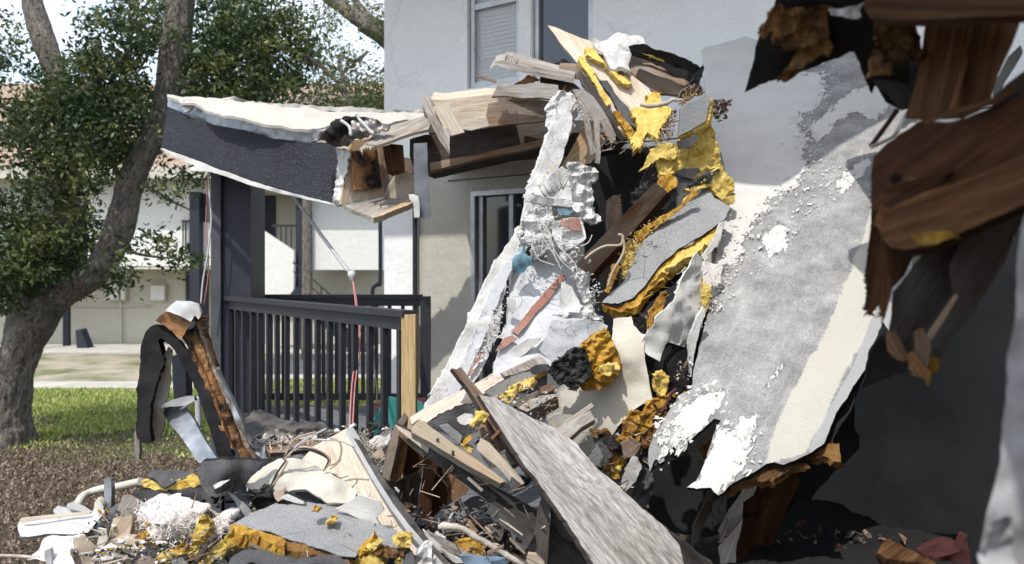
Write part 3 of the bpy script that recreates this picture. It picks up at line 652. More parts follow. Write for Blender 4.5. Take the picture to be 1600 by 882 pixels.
tube('trunk', [P(690, 640, 14), P(700, 400, 14), P(690, 100, 14), P(660, 60, 14)], None, [.35, .3, .28, .2], 'bark', oak2, sides=12)
tube('limb', 'X 660,80 600,55 560,30 520,0 480,-30', 13.6, [.16, .15, .14, .13, .12], 'bark', oak2, sides=12, sub=6, wob=.1)
tube('limb', 'X 640,60 600,42 565,15 545,-20', 13.8, [.1, .08, .07, .06], 'bark', oak2, sides=8, wob=.1)
tube('limb', 'X 660,130 600,72 585,60 560,45', 13.7, [.06, .055, .05, .04], 'bark', oak2, sides=8, wob=.1)
for s in ('X 456,80 490,95 520,120 545,160 560,190', 'X 520,120 500,100 480,88', 'X 560,190 540,140 530,90', 'X 575,80 555,95 530,85'):
    tube('branch', s, 13.2, .03, 'bark', oak2, sides=6)
cl = [(515, 25, 15, 22, 1.3), (490, 10, 20, 12, .5), (545, 5, 25, 12, .8), (590, 5, 15, 12, 1), (500, 75, 25, 18, .8), (470, 110, 25, 20, .8), (530, 95, 30, 22, .7), (555, 120, 30, 30, 1.0), (580, 150, 25, 22, 1.4),
      (520, 135, 30, 25, .8), (600, 130, 15, 25, .9), (590, 95, 10, 15, .3), (565, 165, 40, 12, 1.6), (500, 30, 12, 10, .4), (640, 40, 60, 40, 1.5), (650, 130, 40, 40, 1.5)]
leaves('foliage', cl, 13.5, .6, 17, .08, oak2, [(.09, .12, .035), (.12, .15, .045), (.06, .09, .03), (.16, .17, .06)], 5, .2)
hd = empty('hedge', 'row of dark green bushes in front of the far brown roof', 'hedge', P(480, 540, 16))
leaves('foliage', [(x, 163 + (x % 3) * 3, 30, 12, 3.0) for x in range(300, 610, 28)], 15.5, .5, 8, .09, hd, [(.03, .055, .02), (.045, .075, .025)], 6, .22)
tube('stem', [P(480, 560, 15.5), P(480, 300, 15.5), P(470, 170, 15.5)], None, [.12, .1, .06], 'bark', hd)
# grass and litter
def blades(name, n, xr, yr, hgt, wid, cols, keep, label, cat, mat='grass_blade', flat=False, seed=9):
    r = np.random.default_rng(seed); x = r.uniform(*xr, n); y = r.uniform(*yr, n)
    k = np.array([keep(a, b) > r.random() for a, b in zip(x, y)]); x = x[k]; y = y[k]; n = len(x)
    h = hgt * r.uniform(.5, 1.4, n); a = r.uniform(0, 6.28, n); lean = r.normal(0, .4, (n, 2)) * h[:, None]
    dx = np.cos(a) * wid; dy = np.sin(a) * wid; z = np.full(n, .03)
    if flat: tip = np.stack([x - dy * 2, y + dx * 2, z + .01 + r.uniform(0, .02, n)], 1)
    else: tip = np.stack([x + lean[:, 0], y + lean[:, 1], z + h], 1)
    V = np.stack([np.stack([x - dx, y - dy, z], 1), np.stack([x + dx, y + dy, z], 1), tip], 1).reshape(-1, 3)
    me = bpy.data.meshes.new(name); me.vertices.add(3 * n); me.vertices.foreach_set('co', V.ravel().astype(np.float32))
    me.loops.add(3 * n); me.loops.foreach_set('vertex_index', np.arange(3 * n, dtype=np.int32)); me.polygons.add(n)
    me.polygons.foreach_set('loop_start', np.arange(0, 3 * n, 3, dtype=np.int32)); me.polygons.foreach_set('loop_total', np.full(n, 3, np.int32))
    ci = np.array(cols)[r.integers(0, len(cols), n)] * r.uniform(.7, 1.3, (n, 1)); at = me.color_attributes.new('tint', 'FLOAT_COLOR', 'POINT')
    at.data.foreach_set('color', np.repeat(np.concatenate([ci, np.ones((n, 1))], 1), 3, 0).ravel().astype(np.float32)); me.update(calc_edges=True)
    return tag(link(name, me, [mat], Matrix.Identity(4)), label, cat, kind='stuff')
def kg(x, y):
    v = noise.fractal(Vector((x * .45, y * .45, 2)), 1, 2, 4) * .9; e = (y - 9.0 - v * 1.4) / 1.2
    return max(0, min(1, e)) * (1 if y < (14.85 if x > -5.4 else 13.65) else 0) * (.1 + 1.1 * max(0, min(1, .5 + 1.2 * noise.fractal(Vector((x * 1.1, y * 1.4, 8)), 1, 2, 4))))
blades('grass', 170000, (-9.5, 1), (8.6, 14.9), .05, .011, [(.32, .40, .10), (.40, .46, .13), (.22, .29, .07), (.46, .46, .18)], kg, 'patchy short green lawn between the tree and the path', 'grass')  # blade greens brightened for sun on the lawn
blades('leaf_litter', 60000, (-9, -1), (5, 11.5), .03, .011, [(.18, .13, .09), (.12, .085, .055), (.25, .19, .135), (.10, .07, .05)], lambda x, y: 1 if y < 9 else .5, 'brown dead leaves covering the bare ground below the oak', 'leaf litter', flat=True, seed=10)
# ================================================================ THE WRECK
# --- leaning grey membrane sheet
MD = [(1120, 80, 6.0), (1090, 750, 3.2), (1400, 200, 4.7)]
mb = empty('collapsed_roof_sheet', 'huge pale roof sheet with peeling white coating, leaning from the wall down to the right', 'roof', P(1250, 600, 3.8))
MOUT = ('X 1106,485 1112,440 1118,400 1140,320 1130,250 1112,200 1105,160 1098,110 1096,80 1120,72 1165,58 1195,66 1290,70 1420,70 1430,200 1425,440 '
        'V 1500,-60 1400,20 1330,110 1262,230 1200,310 1165,410 1130,490 1060,540 1000,568 900,606 845,592 800,600 725,655 650,690 600,722 560,765 525,782 500,765 480,745 '
        '400,748 340,740 400,704 440,610 470,520 500,430 537,360 500,352 440,405 370,465 350,470 345,522 325,540 300,500 270,505 250,528 220,530 212,590 185,604 165,575 150,600 130,650 120,600 125,520 160,430 200,370 240,310 300,210 372,178 376,100')
masks = {'mask': [('X 1085,40 1200,40 1300,50 S 610,90 420,150 600,130 590,200 600,240 520,300 470,350 530,370 510,460 525,520 470,600 380,640 330,720 270,790 250,882 X 1130,430 1112,470 1104,490 1090,500 1085,60', 34), ('V 340,760 440,610 535,350 540,380 600,420 700,340 750,345 720,480 700,560 640,640 600,720 520,790', 30),
                  ('S 640,580 700,520 770,480 790,500 700,600 650,630', 22), ('V 830,100 900,20 925,0 900,40 820,150 790,225 790,200', 14), ('V 240,420 330,280 440,200 560,190 540,270 470,360 420,420 360,470', 18),
                  ('S 330,790 400,740 440,760 430,860 360,882', 22), ('S 640,250 800,170 860,290 800,330 700,300 560,420 520,380', 26)],
         'cream': [('F 385,60 410,120 380,240 430,262 330,430 270,560 235,628 140,655 165,560 225,440 285,330 330,220 365,130', 34)],
         'strip': [('F 430,258 235,628 260,625 320,530 360,480 450,300', 7), ('X 1400,480 1370,520 1340,590 1330,580 1360,500 1400,430', 6)]}
mem = sheet('membrane', MOUT, MD, 'membrane', th=.02, side='felt_black', back='felt_black', jag=1.0, wr=.016, ws=1.6, step=6, parent=mb, masks=masks, grain='X 1400,230 1200,700')
MDf, MF, MN = sheet.last
# curled flakes of peeled coating along the torn borders
def flakes(name, s, D, n, mat, parent, rs=(.008, .035), tilt=.8, off=.004, seed=4, stretch=2.2, nrm=None, dirv=None):
    r = random.Random(seed); pl = [(a, b) for a, b, _ in parse(s)]; vs = []; fs = []
    cum = [0]
    for i in range(len(pl) - 1): cum.append(cum[-1] + math.dist(pl[i], pl[i + 1]))
    for _ in range(n):
        u = r.random() * cum[-1]; i = max(k for k in range(len(pl) - 1) if cum[k] <= u); t_ = (u - cum[i]) / (cum[i + 1] - cum[i] + 1e-9)
        x = pl[i][0] + (pl[i + 1][0] - pl[i][0]) * t_ + r.gauss(0, 9); y = pl[i][1] + (pl[i + 1][1] - pl[i][1]) * t_ + r.gauss(0, 9)
        p = P(x, y, D(x, y)) + nrm * off; sz = r.uniform(*rs) * (1 if r.random() < .8 else 1.8)
        ax = (dirv + Vector((r.gauss(0, .5), r.gauss(0, .5), r.gauss(0, .5)))).normalized(); ay = nrm.cross(ax).normalized(); ax = ay.cross(nrm)
        k = len(vs); m = 4; curl_ = r.uniform(.2, 1.1) * r.choice((1, 1, -1))
        for q in range(m + 1):
            f = q / m; h = sz * curl_ * f * f * .7; wd_ = sz * (1 - .6 * f * f) * r.uniform(.5, 1)
            for sgn in (-1, 1): vs.append(p + ax * (sgn * wd_ * stretch * .5 * r.uniform(.5, 1.5) + r.gauss(0, sz * .3)) + ay * (f * sz) + nrm * (h + r.uniform(0, .004)))
        for q in range(m): a = k + 2 * q; fs.append((a, a + 1, a + 3, a + 2))
    me = mesh_obj(name, vs, fs, mat, parent, True, kind='stuff'); return me
dv = (P(1250, 300, 4.4) - P(1130, 480, 4.1)).normalized()
flakes('paint_flakes', 'S 590,140 600,230 520,290 480,350 525,380 500,470 525,520 440,600 380,650 340,720 280,790 255,880 X 1125,450 1112,500', MDf, 330, 'sheet_white', mem, (.003, .010), nrm=MN, dirv=dv)
flakes('paint_flakes', 'S 500,300 480,380 540,440 600,560 500,700 400,850 X 1180,420', MDf, 120, 'chalk', mem, (.004, .011), seed=5, nrm=MN, dirv=dv)
flakes('paint_flakes', 'S 800,420 740,490 640,600 600,700', MDf, 60, 'chalk', mem, (.004, .010), seed=6, nrm=MN, dirv=dv)
flakes('paint_flakes', 'V 180,430 240,330 330,250 420,190 560,190 620,300 600,440 700,360 760,350 700,520 640,650', MDf, 90, 'sheet_white', mem, (.004, .014), seed=7, nrm=MN, dirv=dv)
flakes('paint_flakes', 'V 200,600 230,500 300,440 360,380 300,500 200,420', MDf, 90, 'sheet_white', mem, (.004, .016), seed=8, nrm=MN, dirv=dv)
sheet('foam_edge', 'V 560,765 600,735 700,690 800,605 870,600 950,600 1030,600 950,634 905,660 828,712 812,700 770,712 740,690 700,712 640,728 580,770', [(1120, 80, 6.06), (1090, 750, 3.26), (1400, 200, 4.76)], 'foam_brown', th=.05, parent=mb, jag=1.5)
sheet('foam_edge', 'V 1040,556 1130,500 1215,490 1228,590 1190,592 1115,562 1080,578', [(1120, 80, 6.06), (1090, 750, 3.26), (1400, 200, 4.76)], 'foam_brown', th=.05, parent=mb, jag=1.5)
sheet('felt_underlay', 'X 1425,440 1395,500 1370,545 1348,590 1330,640 1305,680 1290,712 1262,722 1225,738 1180,748 1130,770 1200,700 1300,600 1380,480', [(1120, 80, 6.08), (1090, 750, 3.29), (1400, 200, 4.78)], 'felt_black', parent=mb)

# --- drooping walkway roof with navy fascia
FD = [(262, 150, 6.2), (540, 330, 5.1), (540, 200, 5.15)]
rf = empty('walkway_roof', 'torn walkway roof with drooping navy stucco fascia and pale top', 'roof', P(400, 260, 5.8))
sheet('fascia', 'A 62,195 100,212 200,255 300,285 420,305 560,345 700,360 800,360 842,385 850,440 838,530 822,640 700,612 560,575 420,532 280,480 140,425 34,388 50,290', FD, 'stucco_navy', th=.12, jag=.6, wr=.004, parent=rf, side='chalk', ext=(4, 2, .14))
sheet('drip_edge', 'A 62,150 190,185 280,220 400,250 560,280 700,300 790,300 840,300 780,345 700,366 640,364 520,348 420,315 330,292 220,262 110,222 68,200', (5.75, -.38, 0), 'galvanised', th=.02, jag=1.2, wr=.02, ws=6, parent=rf, side='felt_black', seg=4, step=6)
sheet('top_felt', 'A 62,140 150,146 300,160 470,180 640,200 780,215 900,222 1060,224 1240,222 1245,238 1180,255 1060,275 960,250 880,245 800,290 700,302 560,283 400,252 280,222 190,188 64,152', [(262, 150, 6.18), (660, 178, 6.5), (480, 200, 5.4)], 'roof_top', th=.02, jag=1, wr=.012, parent=rf)
sheet('rear_curb', 'A 300,160 340,150 470,172 560,182 700,186 860,196 1000,205 1080,214 1240,212 1240,224 1060,226 900,224 640,203 470,184', 6.7, 'roof_top', th=.3, jag=2.2, wr=.03, ws=9, parent=rf)
sheet('soffit_board', 'A 34,388 140,425 280,480 420,532 560,575 700,612 822,642 860,655 700,622 560,590 420,550 270,497 170,490 165,478 190,470 60,408', (5.6, -.36, 0), 'sheet_white', th=.03, jag=.5, parent=rf)
sheet('broken_edge', 'A 838,385 880,388 905,412 885,450 888,500 868,570 848,650 820,642 832,560 845,470', 5.07, 'chalk', th=.08, jag=2.5, wr=.02, parent=rf, seg=3, step=5)
sheet('white_blob', 'A 130,200 135,165 175,160 190,178 165,215 145,222', 6.0, 'chalk', jag=1.5, parent=rf)
T('crumpled_felt', 'crumpled dark grey flashing bunched at the broken end of the navy fascia', 'flashing', 'A 720,352 790,300 820,262 870,240 940,240 1000,250 1090,280 1080,300 990,330 920,345 890,380 840,372 800,366 760,360', 5.0, 'foil', th=.03, jag=3, wr=.055, ws=11, seg=4, step=5)
T('crumpled_felt', 'black ruffled felt strips poking out above the crumpled flashing', 'flashing', 'A 780,300 830,262 880,245 930,250 900,290 860,330 820,345', 4.93, 'felt_black', th=.02, jag=3.5, wr=.06, ws=14, seg=3, step=5)
for i, (s, l) in enumerate((('A 930,230 950,262 1010,325', 'white splinter lying across the crumpled flashing'), ('A 860,260 900,290 905,330', 'thin pale strip curling down over the crumpled flashing'))):
    tube('splinter', s, 4.88, .011, 'chalk', None, l, 'splinter', wob=.4)
# --- box at the end of the fascia
bx = empty('fascia_end_box', 'open orange plywood box at the broken end of the navy fascia', 'box', P(572, 270, 5.1))
sheet('back_panel', 'A 862,640 872,560 900,440 912,350 1000,345 1035,372 1045,470 1062,612 960,630 850,648', [(535, 320, 5.05), (600, 310, 5.3), (560, 220, 5.2)], 'wood_fresh', parent=bx)
sheet('inner_panel', 'A 915,402 1026,388 1050,568 920,578', [(535, 320, 5.0), (600, 310, 5.24), (560, 220, 5.14)], 'wood_orange', th=.02, parent=bx)
sheet('inner_panel', 'A 1036,372 1090,380 1110,420 1200,440 1200,505 1110,510 1060,612 1045,520', (5.45, .2, 0), 'wood_brown', parent=bx)
sheet('inner_panel', 'A 1060,612 1080,560 1112,510 1150,495 1200,490 1200,600 1180,628', (5.4, .2, 0), 'wood_pale', parent=bx)
sheet('bottom_board', 'A 876,650 1000,636 1062,614 1182,626 1192,636 1100,672 998,702 940,682', [(540, 322, 5.05), (640, 312, 5.3), (580, 338, 4.85)], 'wood_weathered', th=.03, parent=bx, jag=.8)
sheet('edge_strip', 'A 998,702 1100,660 1180,618 1192,636 1120,668 1010,708', [(540, 322, 5.03), (640, 312, 5.27), (580, 338, 4.82)], 'wood_fresh', th=.04, parent=bx, jag=1)
T('wood_block', 'short brown lumber offcut hanging inside the roof gap beside the orange box', 'lumber', 'A 1092,368 1146,374 1156,500 1140,505 1112,490', 5.1, 'wood_shade', ext=(-14, 4, .1))
T('torn_plywood', 'splintered strip of roof plywood bridging the gap above the orange box', 'plywood', 'A 942,392 1000,335 1050,290 1110,280 1240,238 1275,268 1262,300 1180,320 1100,350 1040,370 1000,386s9', [(560, 230, 4.95), (660, 185, 5.3), (670, 210, 5.0)], 'wood_weathered', th=.02, side='wood_fresh')
T('joist_plate', 'grey perforated steel plate hanging upright below the roof gap', 'plate', 'A 1194,366 1256,362 1258,455 1266,640 1274,700 1262,712 1200,706 1198,640', 4.85, 'plate_grey', th=.012, jag=.3, wr=.006)
T('metal_connector', 'small white punched metal connector clipped to the steel plate', 'bracket', 'A 1172,600 1192,598 1216,608 1222,650 1220,704 1196,706 1192,640 1176,622', 4.8, 'sheet_white', th=.012, jag=.4)
# --- top beams
T('roof_beam', 'wide pale beam under the torn roof, fresh wood at its left half', 'beam', 'B 95,456 150,462 360,436 455,446 462,462 372,482 360,520 372,578 282,600 205,588 110,490', (5.0, .04, 0), 'wood_pale', ext=(2, -12, .35))
T('roof_beam', 'brown weathered beam face right of the fresh pale beam end', 'beam', 'B 362,478 470,452 600,458 668,470 664,552 500,568 368,582 352,530', (5.02, .04, 0), 'wood_brown', th=.05, jag=.6)
T('roof_board', 'thin dark board standing at the left end of the pale beam', 'board', 'B 50,420 98,452 140,520 184,606 184,708 140,650 58,490', (4.85, 0, -.2), 'wood_weathered', th=.02, side='wood_brown')
T('wood_block', 'small pale wood cleat nailed in front of the pale beam left end', 'lumber', 'B 108,490 176,472 252,608 176,628', 4.82, 'wood_pale', th=.04)
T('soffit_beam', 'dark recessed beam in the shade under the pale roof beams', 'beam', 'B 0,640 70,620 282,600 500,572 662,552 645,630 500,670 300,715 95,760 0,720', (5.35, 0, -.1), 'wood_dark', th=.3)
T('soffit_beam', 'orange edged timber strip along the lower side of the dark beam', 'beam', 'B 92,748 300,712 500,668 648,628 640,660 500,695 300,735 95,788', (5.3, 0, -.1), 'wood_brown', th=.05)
T('roof_lumber', 'long split rafter with a shredded left end below the upper window', 'lumber', 'B 500,296 760,344 752,382 600,352 470,322 400,300s22 388,285 430,276s10', 4.9, 'wood_weathered', ext=(3, -10, .12), seg=5)
T('roof_lumber', 'thinner weathered lath lying on top of the shredded rafter', 'lumber', 'B 428,262 440,250 500,268 695,318 680,330 480,290s8', 4.98, 'wood_weathered', ext=(2, -5, .08))
T('roof_lumber', 'frayed board end lying on the brown beam under the rafter', 'lumber', 'B 378,444 400,402s10 470,392 600,382 682,392 684,462 600,448 520,452 440,440', (4.88, 0, 0), 'wood_weathered', th=.05, side='wood_fresh')
T('wood_block', 'square brown block behind the leaning plywood sheet left edge', 'lumber', 'B 686,306 764,312 792,350 780,370 688,342', 4.95, 'wood_brown', ext=(2, -6, .1))
T('roof_lumber', 'dark board in shade running below the shredded rafter', 'lumber', 'B 600,352 756,384 800,420 830,470 760,450 690,400 600,372', 5.0, 'wood_dark', th=.08)
T('felt_scrap', 'black felt flap tucked behind the leaning plywood beside the window', 'felt', 'B 645,300 712,268 745,290 770,320 700,312', 5.05, 'felt_black')
T('felt_scrap', 'small tan torn felt wedge under the shredded rafter', 'felt', 'B 472,392 545,348 600,366 560,378 520,386', 4.96, 'foam_brown', th=.02)
# --- leaning plywood with foam
PD = [(858, 42, 5.35), (990, 230, 4.7), (1010, 120, 5.0)]
pw = T('plywood_sheet', 'large pale plywood sheet leaning to a point below the dark upper window', 'plywood', 'T 85,53 160,76 250,112 360,160 470,195 600,330 700,410 810,480 960,600 1060,760 1100,860 B 1040,580 1010,632 985,630 930,545 880,470 840,400 T 560,560 450,400 370,420 300,330 200,210', PD, 'wood_pale', th=.022, side='wood_weathered', jag=.5, grain='X 860,45 1000,240')
PD2 = [(858, 42, 5.32), (990, 230, 4.67), (1010, 120, 4.97)]
PD3 = [(858, 42, 5.27), (990, 230, 4.62), (1010, 120, 4.92)]
T('foam_strip', 'long yellow foam strip on the left side of the leaning plywood', 'foam', 'T 352,342 375,318 420,360 470,430 522,520 540,580 600,660 632,722 600,745 572,742 540,660 500,570 440,480 380,400', PD3, 'foam_yellow', ext=(-3, 5, .06))
T('foam_strip', 'upper yellow foam strip running down the middle of the leaning plywood', 'foam', 'T 410,258 480,245 520,320 560,345 640,400 700,470 770,505 808,548 790,568 740,560 690,530 640,460 570,385 520,370 470,330 430,308', PD3, 'foam_yellow', ext=(-2, 6, .06))
T('foam_strip', 'small yellow foam stub near the branch on the leaning plywood', 'foam', 'T 935,655 1010,635 1060,690 1085,725 1040,742 985,738', PD3, 'foam_yellow', ext=(-2, 5, .06))
T('foam_chunk', 'broad ragged yellow foam piece at the foot of the leaning plywood', 'foam', 'B 1015,500 1070,488 1110,430 1150,430 1165,490 1200,500 1190,545 1160,590 1140,640 1095,610 1070,640 1060,684s12 1010,650 1040,600 1048,570', [(858, 42, 5.27), (990, 230, 4.6), (1010, 120, 4.92)], 'foam_yellow', th=.05, jag=2.2)
T('foam_chunk', 'darker orange foam wedge under the grey felt on the leaning plywood', 'foam', 'B 935,508 962,512 1020,585 1060,664 1020,652 975,585', (4.68, 0, 0), 'foam_orange', th=.05)
T('felt_strip', 'torn grey felt strip draped down the leaning plywood', 'felt', 'T 530,520 600,528 640,590 660,640 710,700 780,760 840,860 B 1052,570 1048,605 1020,580 975,560 T 720,860 680,770 620,650 570,590', PD2, 'felt_grey', th=.02, wr=.014, jag=1.4)
T('plywood_strip', 'second ply edge showing dark layers left of the leaning plywood', 'plywood', 'B 780,320 850,400 900,480 960,560 1004,628 985,640 940,580 860,470 800,380', (4.8, 0, 0), 'wood_dark', ext=(-4, 5, .1), side='wood_weathered')
T('membrane_lump', 'white crumpled roofing hump above the leaning plywood', 'roofing', 'T 470,195 540,165 600,148 700,124 760,122 840,128 880,160 930,210 975,240 940,232 900,212 840,222 795,232 785,262 800,320 784,380 812,468 770,452 730,425 640,375 560,300 510,245', [(930, 60, 5.15), (980, 110, 4.9), (1010, 60, 5.2)], 'plaster_rough', th=.03, wr=.04, ws=8, bumps=[(970, 60, 25, .08)], step=5, jag=1.6)
hole = T('felt_curl', 'black curled felt shell with a gaping hollow right of the white hump', 'felt', 'T 790,228 850,212 912,208 970,235 1060,268 1160,305 1240,338 1340,385 1378,405 1368,440 1290,438 1180,400 1000,350 900,310 805,288', [(990, 72, 4.95), (1085, 105, 4.75), (1030, 95, 4.9)], 'felt_black', ext=(10, 6, .12), wr=.02, jag=1.5)
T('foam_strip', 'yellow foam sliver inside the black curled felt', 'foam', 'T 878,276 905,258 1000,290 1080,312 1165,352 1150,374 1060,352 1000,334 950,318', (4.9, -.1, 0), 'foam_yellow', th=.03)
T('plywood_sheet', 'brown inner plywood sheet under the black curled felt', 'plywood', 'T 798,300 900,318 1000,350 1100,430 1310,545 1330,600 1210,655 1100,640 1020,640 960,598 880,520 810,470 785,380', [(990, 90, 5.25), (1070, 140, 5.0), (990, 120, 5.1)], 'wood_brown', th=.02, grain='X 990,100 1080,150')
T('felt_scrap', 'black hanging layer between the inner panel and the felt shell', 'felt', 'T 805,285 900,305 1000,345 1180,398 1300,440 1368,444 1312,548 1200,505 1100,432 1000,382 900,335 800,312', (5.12, -.1, 0), 'felt_black', th=.02)
T('felt_scrap', 'torn black felt spike pointing up at the right end of the curled felt', 'felt', 'T 1425,396 1447,410 1420,470 1395,560 1402,640 1380,660 1310,655 1215,700 1205,650 1260,590 1312,552 1360,480 1385,430', (4.75, 0, 0), 'char', th=.03, jag=2)
for j, s in enumerate(('T 1210,680 1230,630 1270,600 1320,570', 'T 1310,640 1340,590 1350,560', 'T 1290,700 1350,640 1380,600')): tube('torn_strip', s, 4.68, .006, 'cable_tan', None, ['curled tan strip looping below the black felt spike', 'short tan strip sticking up beside the black felt spike', 'tan strip crossing the foot of the black felt spike'][j], 'strip')
tube('branch', 'T 885,735 960,750 1060,738 1130,715 1160,695 1220,700 1290,685', 4.5, [.012, .014, .014, .013, .012, .01, .008], 'twig', None, 'pale bare branch lying across the yellow foam near the top', 'branch', wob=.3)
# --- insulation blocks right of centre
cb = empty('roof_board', 'small grey-topped foam board standing above the yellow foam face', 'insulation board', P(1090, 185, 4.6))
sheet('cap_face', 'K 655,210 700,180 770,150 795,152 780,210 772,262 710,300 643,336 650,270', (4.38, 0, 0), 'cap_sheet', th=.01, parent=cb)
sheet('foam_core', 'K 655,212 770,152 800,155 797,210 790,268 740,305 650,345 643,334', (4.395, 0, 0), 'foam_yellow', ext=(3, 3, .06), side='foam_yellow', parent=cb)
T('foam_chunk', 'tall bright yellow foam face below the small grey board', 'foam', 'K 655,345 700,330 790,270 810,320 832,385 846,462 800,486 760,505 722,532 690,500 640,500 600,512 560,510 545,460 600,420 640,400', (4.5, .05, 0), 'foam_yellow', th=.08, jag=1.8, wr=.02)
T('foam_chunk', 'lumpy yellow foam shred left of the tall yellow foam face', 'foam', 'K 475,495 500,450 520,400 560,368 600,355 640,385 640,430 600,440 560,430 530,455', 4.45, 'foam_yellow', th=.05, jag=2.4)
T('felt_scrap', 'dark felt flap pasted on top of the tall yellow foam face', 'felt', 'K 640,355 690,340 730,322 735,350 690,385 650,392', 4.4, 'felt_grey')
T('felt_scrap', 'grey torn felt patch low on the tall yellow foam face', 'felt', 'K 632,495 670,482 740,478 748,500 700,528 650,512', 4.42, 'felt_grey', jag=2)
T('foam_chunk', 'cracked amber foam slab between the yellow face and the grey board', 'foam', 'K 690,582 760,540 850,466 865,500 895,530 908,565 903,640 890,650 850,630 815,600 800,560 760,572 715,590', (4.35, .1, 0), 'foam_yellow', th=.07)
T('felt_block', 'dark swirled felt mass behind the brown beam tip', 'felt', 'K 560,530 640,505 720,530 750,520 700,575 640,610 600,660 560,670 540,640', 4.42, 'felt_grey', th=.06, wr=.03)
T('char_mass', 'charred black shreds hanging left of the amber foam', 'debris', 'K 470,560 500,500 545,450 560,510 560,560 540,640 500,680 470,640 440,640 440,600', 4.5, 'char', th=.08)
SD = [(945, 475, 3.95), (1140, 320, 4.25), (1000, 350, 4.3)]
def sh(dd): return [(a, b, c + dd) for a, b, c in SD]
sb = empty('roof_board', 'big diagonal grey roof board with yellow foam along its lower edge', 'insulation board', P(1040, 400, 4.2))
sheet('cap_face', 'E 756,562 800,520 850,470 870,420 895,350 950,285 1060,200 1130,140 1172,103 1200,150 1262,182 1240,235 1150,300 1060,350 980,420 930,490 880,545 820,568', SD, 'cap_sheet', th=.012, parent=sb, grain='X 960,460 1130,300')
sheet('foam_core', 'E 756,566 830,572 880,550 935,488 985,420 1060,352 1150,302 1228,248 1230,275 1180,325 1110,385 1080,395 1020,445 960,500 920,540 890,580 840,600 790,590', sh(.03), 'foam_orange', th=.06, jag=2.6, parent=sb)
sheet('foam_core', 'E 985,440 1060,372 1150,320 1226,262 1222,290 1110,380 1010,430 960,480', sh(.0), 'foam_yellow', th=.05, jag=2.6, parent=sb)
T('foam_chunk', 'yellow foam crumbs clinging to the left edge of the big grey roof board', 'foam', 'E 840,300 880,310 905,330 890,380 880,430 850,470 835,420 850,350', 4.22, 'foam_yellow', th=.05, jag=3, seg=3)
T('foam_chunk', 'upright orange foam sliver between the brown beam and grey roof board', 'foam', 'E 770,520 790,450 810,410 830,420 800,490 785,525', 4.1, 'foam_orange', th=.03)
T('felt_scrap', 'black felt lip under the lower tip of the big grey roof board', 'felt', 'E 750,595 850,600 900,590 960,520 1020,470 1090,430 1080,455 1020,500 950,560 900,620 850,625 790,612', 4.2, 'felt_black', th=.03, wr=.02)
T('brown_beam', 'brown two-by-four pointing up right in front of the dark gap', 'beam', 'E 655,415 690,372 790,270 965,90 1000,112 1015,128 880,280 770,392 712,458', [(905, 420, 4.0), (1040, 295, 4.3), (1030, 290, 4.25)], 'wood_brown', ext=(8, 7, .08), side='wood_shade')
tube('wire', 'E 690,392 720,365 770,340 830,335 838,300 820,295', 3.95, .008, 'cable_tan', None, 'tan wire looped over the brown two-by-four', 'wire')
tube('wire', 'E 838,300 845,350 830,390 800,440 780,500', 3.95, .008, 'cable_tan', None, 'tan wire hanging down beside the grey roof board', 'wire')
T('charred_post', 'dark burnt stud end behind the brown two-by-four', 'lumber', 'E 775,160 800,140 830,138s5 835,200 850,300 800,330 770,290', 4.6, 'wood_dark', th=.06, ext=(2, 0, .1))
# dark backing boards in the hollow behind the insulation
T('gypsum_board', 'dark scorched board in the hollow behind the brown beam', 'board', 'E 690,0 900,-40 1000,0 1000,200 900,330 860,420 780,560 720,560 700,440 690,300', 5.2, 'felt_black', th=.1, step=30)  # dark backing board
T('membrane_scrap', 'white wrinkled membrane flap hanging right of the big grey board', 'roofing', 'E 1125,362 1138,400 1146,450 1150,520 1158,590 1120,660 1082,738 1040,725 1000,715 985,760 972,792 945,770 935,738 942,680 965,620 1000,588 1040,560 1070,510 1092,440', [(1085, 400, 3.9), (1030, 560, 3.7), (1098, 480, 3.95)], 'sheet_white', wr=.03, ws=6, bumps=[(1070, 480, 30, .06)], step=6)
T('foam_chunk', 'narrow yellow foam column left of the white wrinkled flap', 'foam', 'E 945,600 970,560 1000,520 1010,560 990,600 965,660 940,672', 3.9, 'foam_orange', th=.05)
T('felt_scrap', 'big black felt tongue below the white wrinkled flap', 'felt', 'E 1112,690 1122,760 1115,850 J 575,240 578,265 540,290 510,302 492,270 488,200 520,160 560,140 585,90', (3.75, 0, 0), 'felt_black', wr=.04, ws=5)
T('felt_scrap', 'second black felt layer tucked left of the felt tongue', 'felt', 'E 975,795 990,760 1020,730 1080,738 1040,800 1000,860 975,850', 3.85, 'felt_black', wr=.03)
T('membrane_scrap', 'cream curtain of torn roof membrane hanging in the centre', 'roofing', 'J 305,42 340,36 365,30 372,60 400,92 432,96 412,112 408,150 420,225 438,318 400,335 352,372 320,412 298,440 262,430 240,428 255,385 200,375 130,368 124,295 150,278 200,288 290,272 332,205 322,160 300,110', [(970, 500, 3.75), (1010, 620, 3.6), (890, 640, 3.7)], 'sheet_cream', wr=.022, ws=4, bumps=[(975, 560, 30, .07)], step=6)
fo = T('foam_chunk', 'burnt orange foam block with a black charred left half', 'foam', 'J 195,140 235,100 282,74 305,130 322,165 332,205 300,265 245,285 205,288 180,262 190,200', (3.55, 0, 0), 'foam_orange', th=.1, wr=.03, jag=2)
T('char_mass', 'crumbling black charcoal heap left of the burnt orange foam', 'debris', 'J 75,215 110,185 160,150 190,140 215,160 232,210 200,262 178,290 120,262 90,235', 3.5, 'char', th=.06, wr=.022, ws=22, jag=4, seg=3, step=5)
T('foam_chunk', 'small bright yellow crumb on the burnt orange foam', 'foam', 'J 262,200 300,195 326,205 320,230 285,238 262,225', 3.48, 'foam_yellow', th=.05, wr=.03)
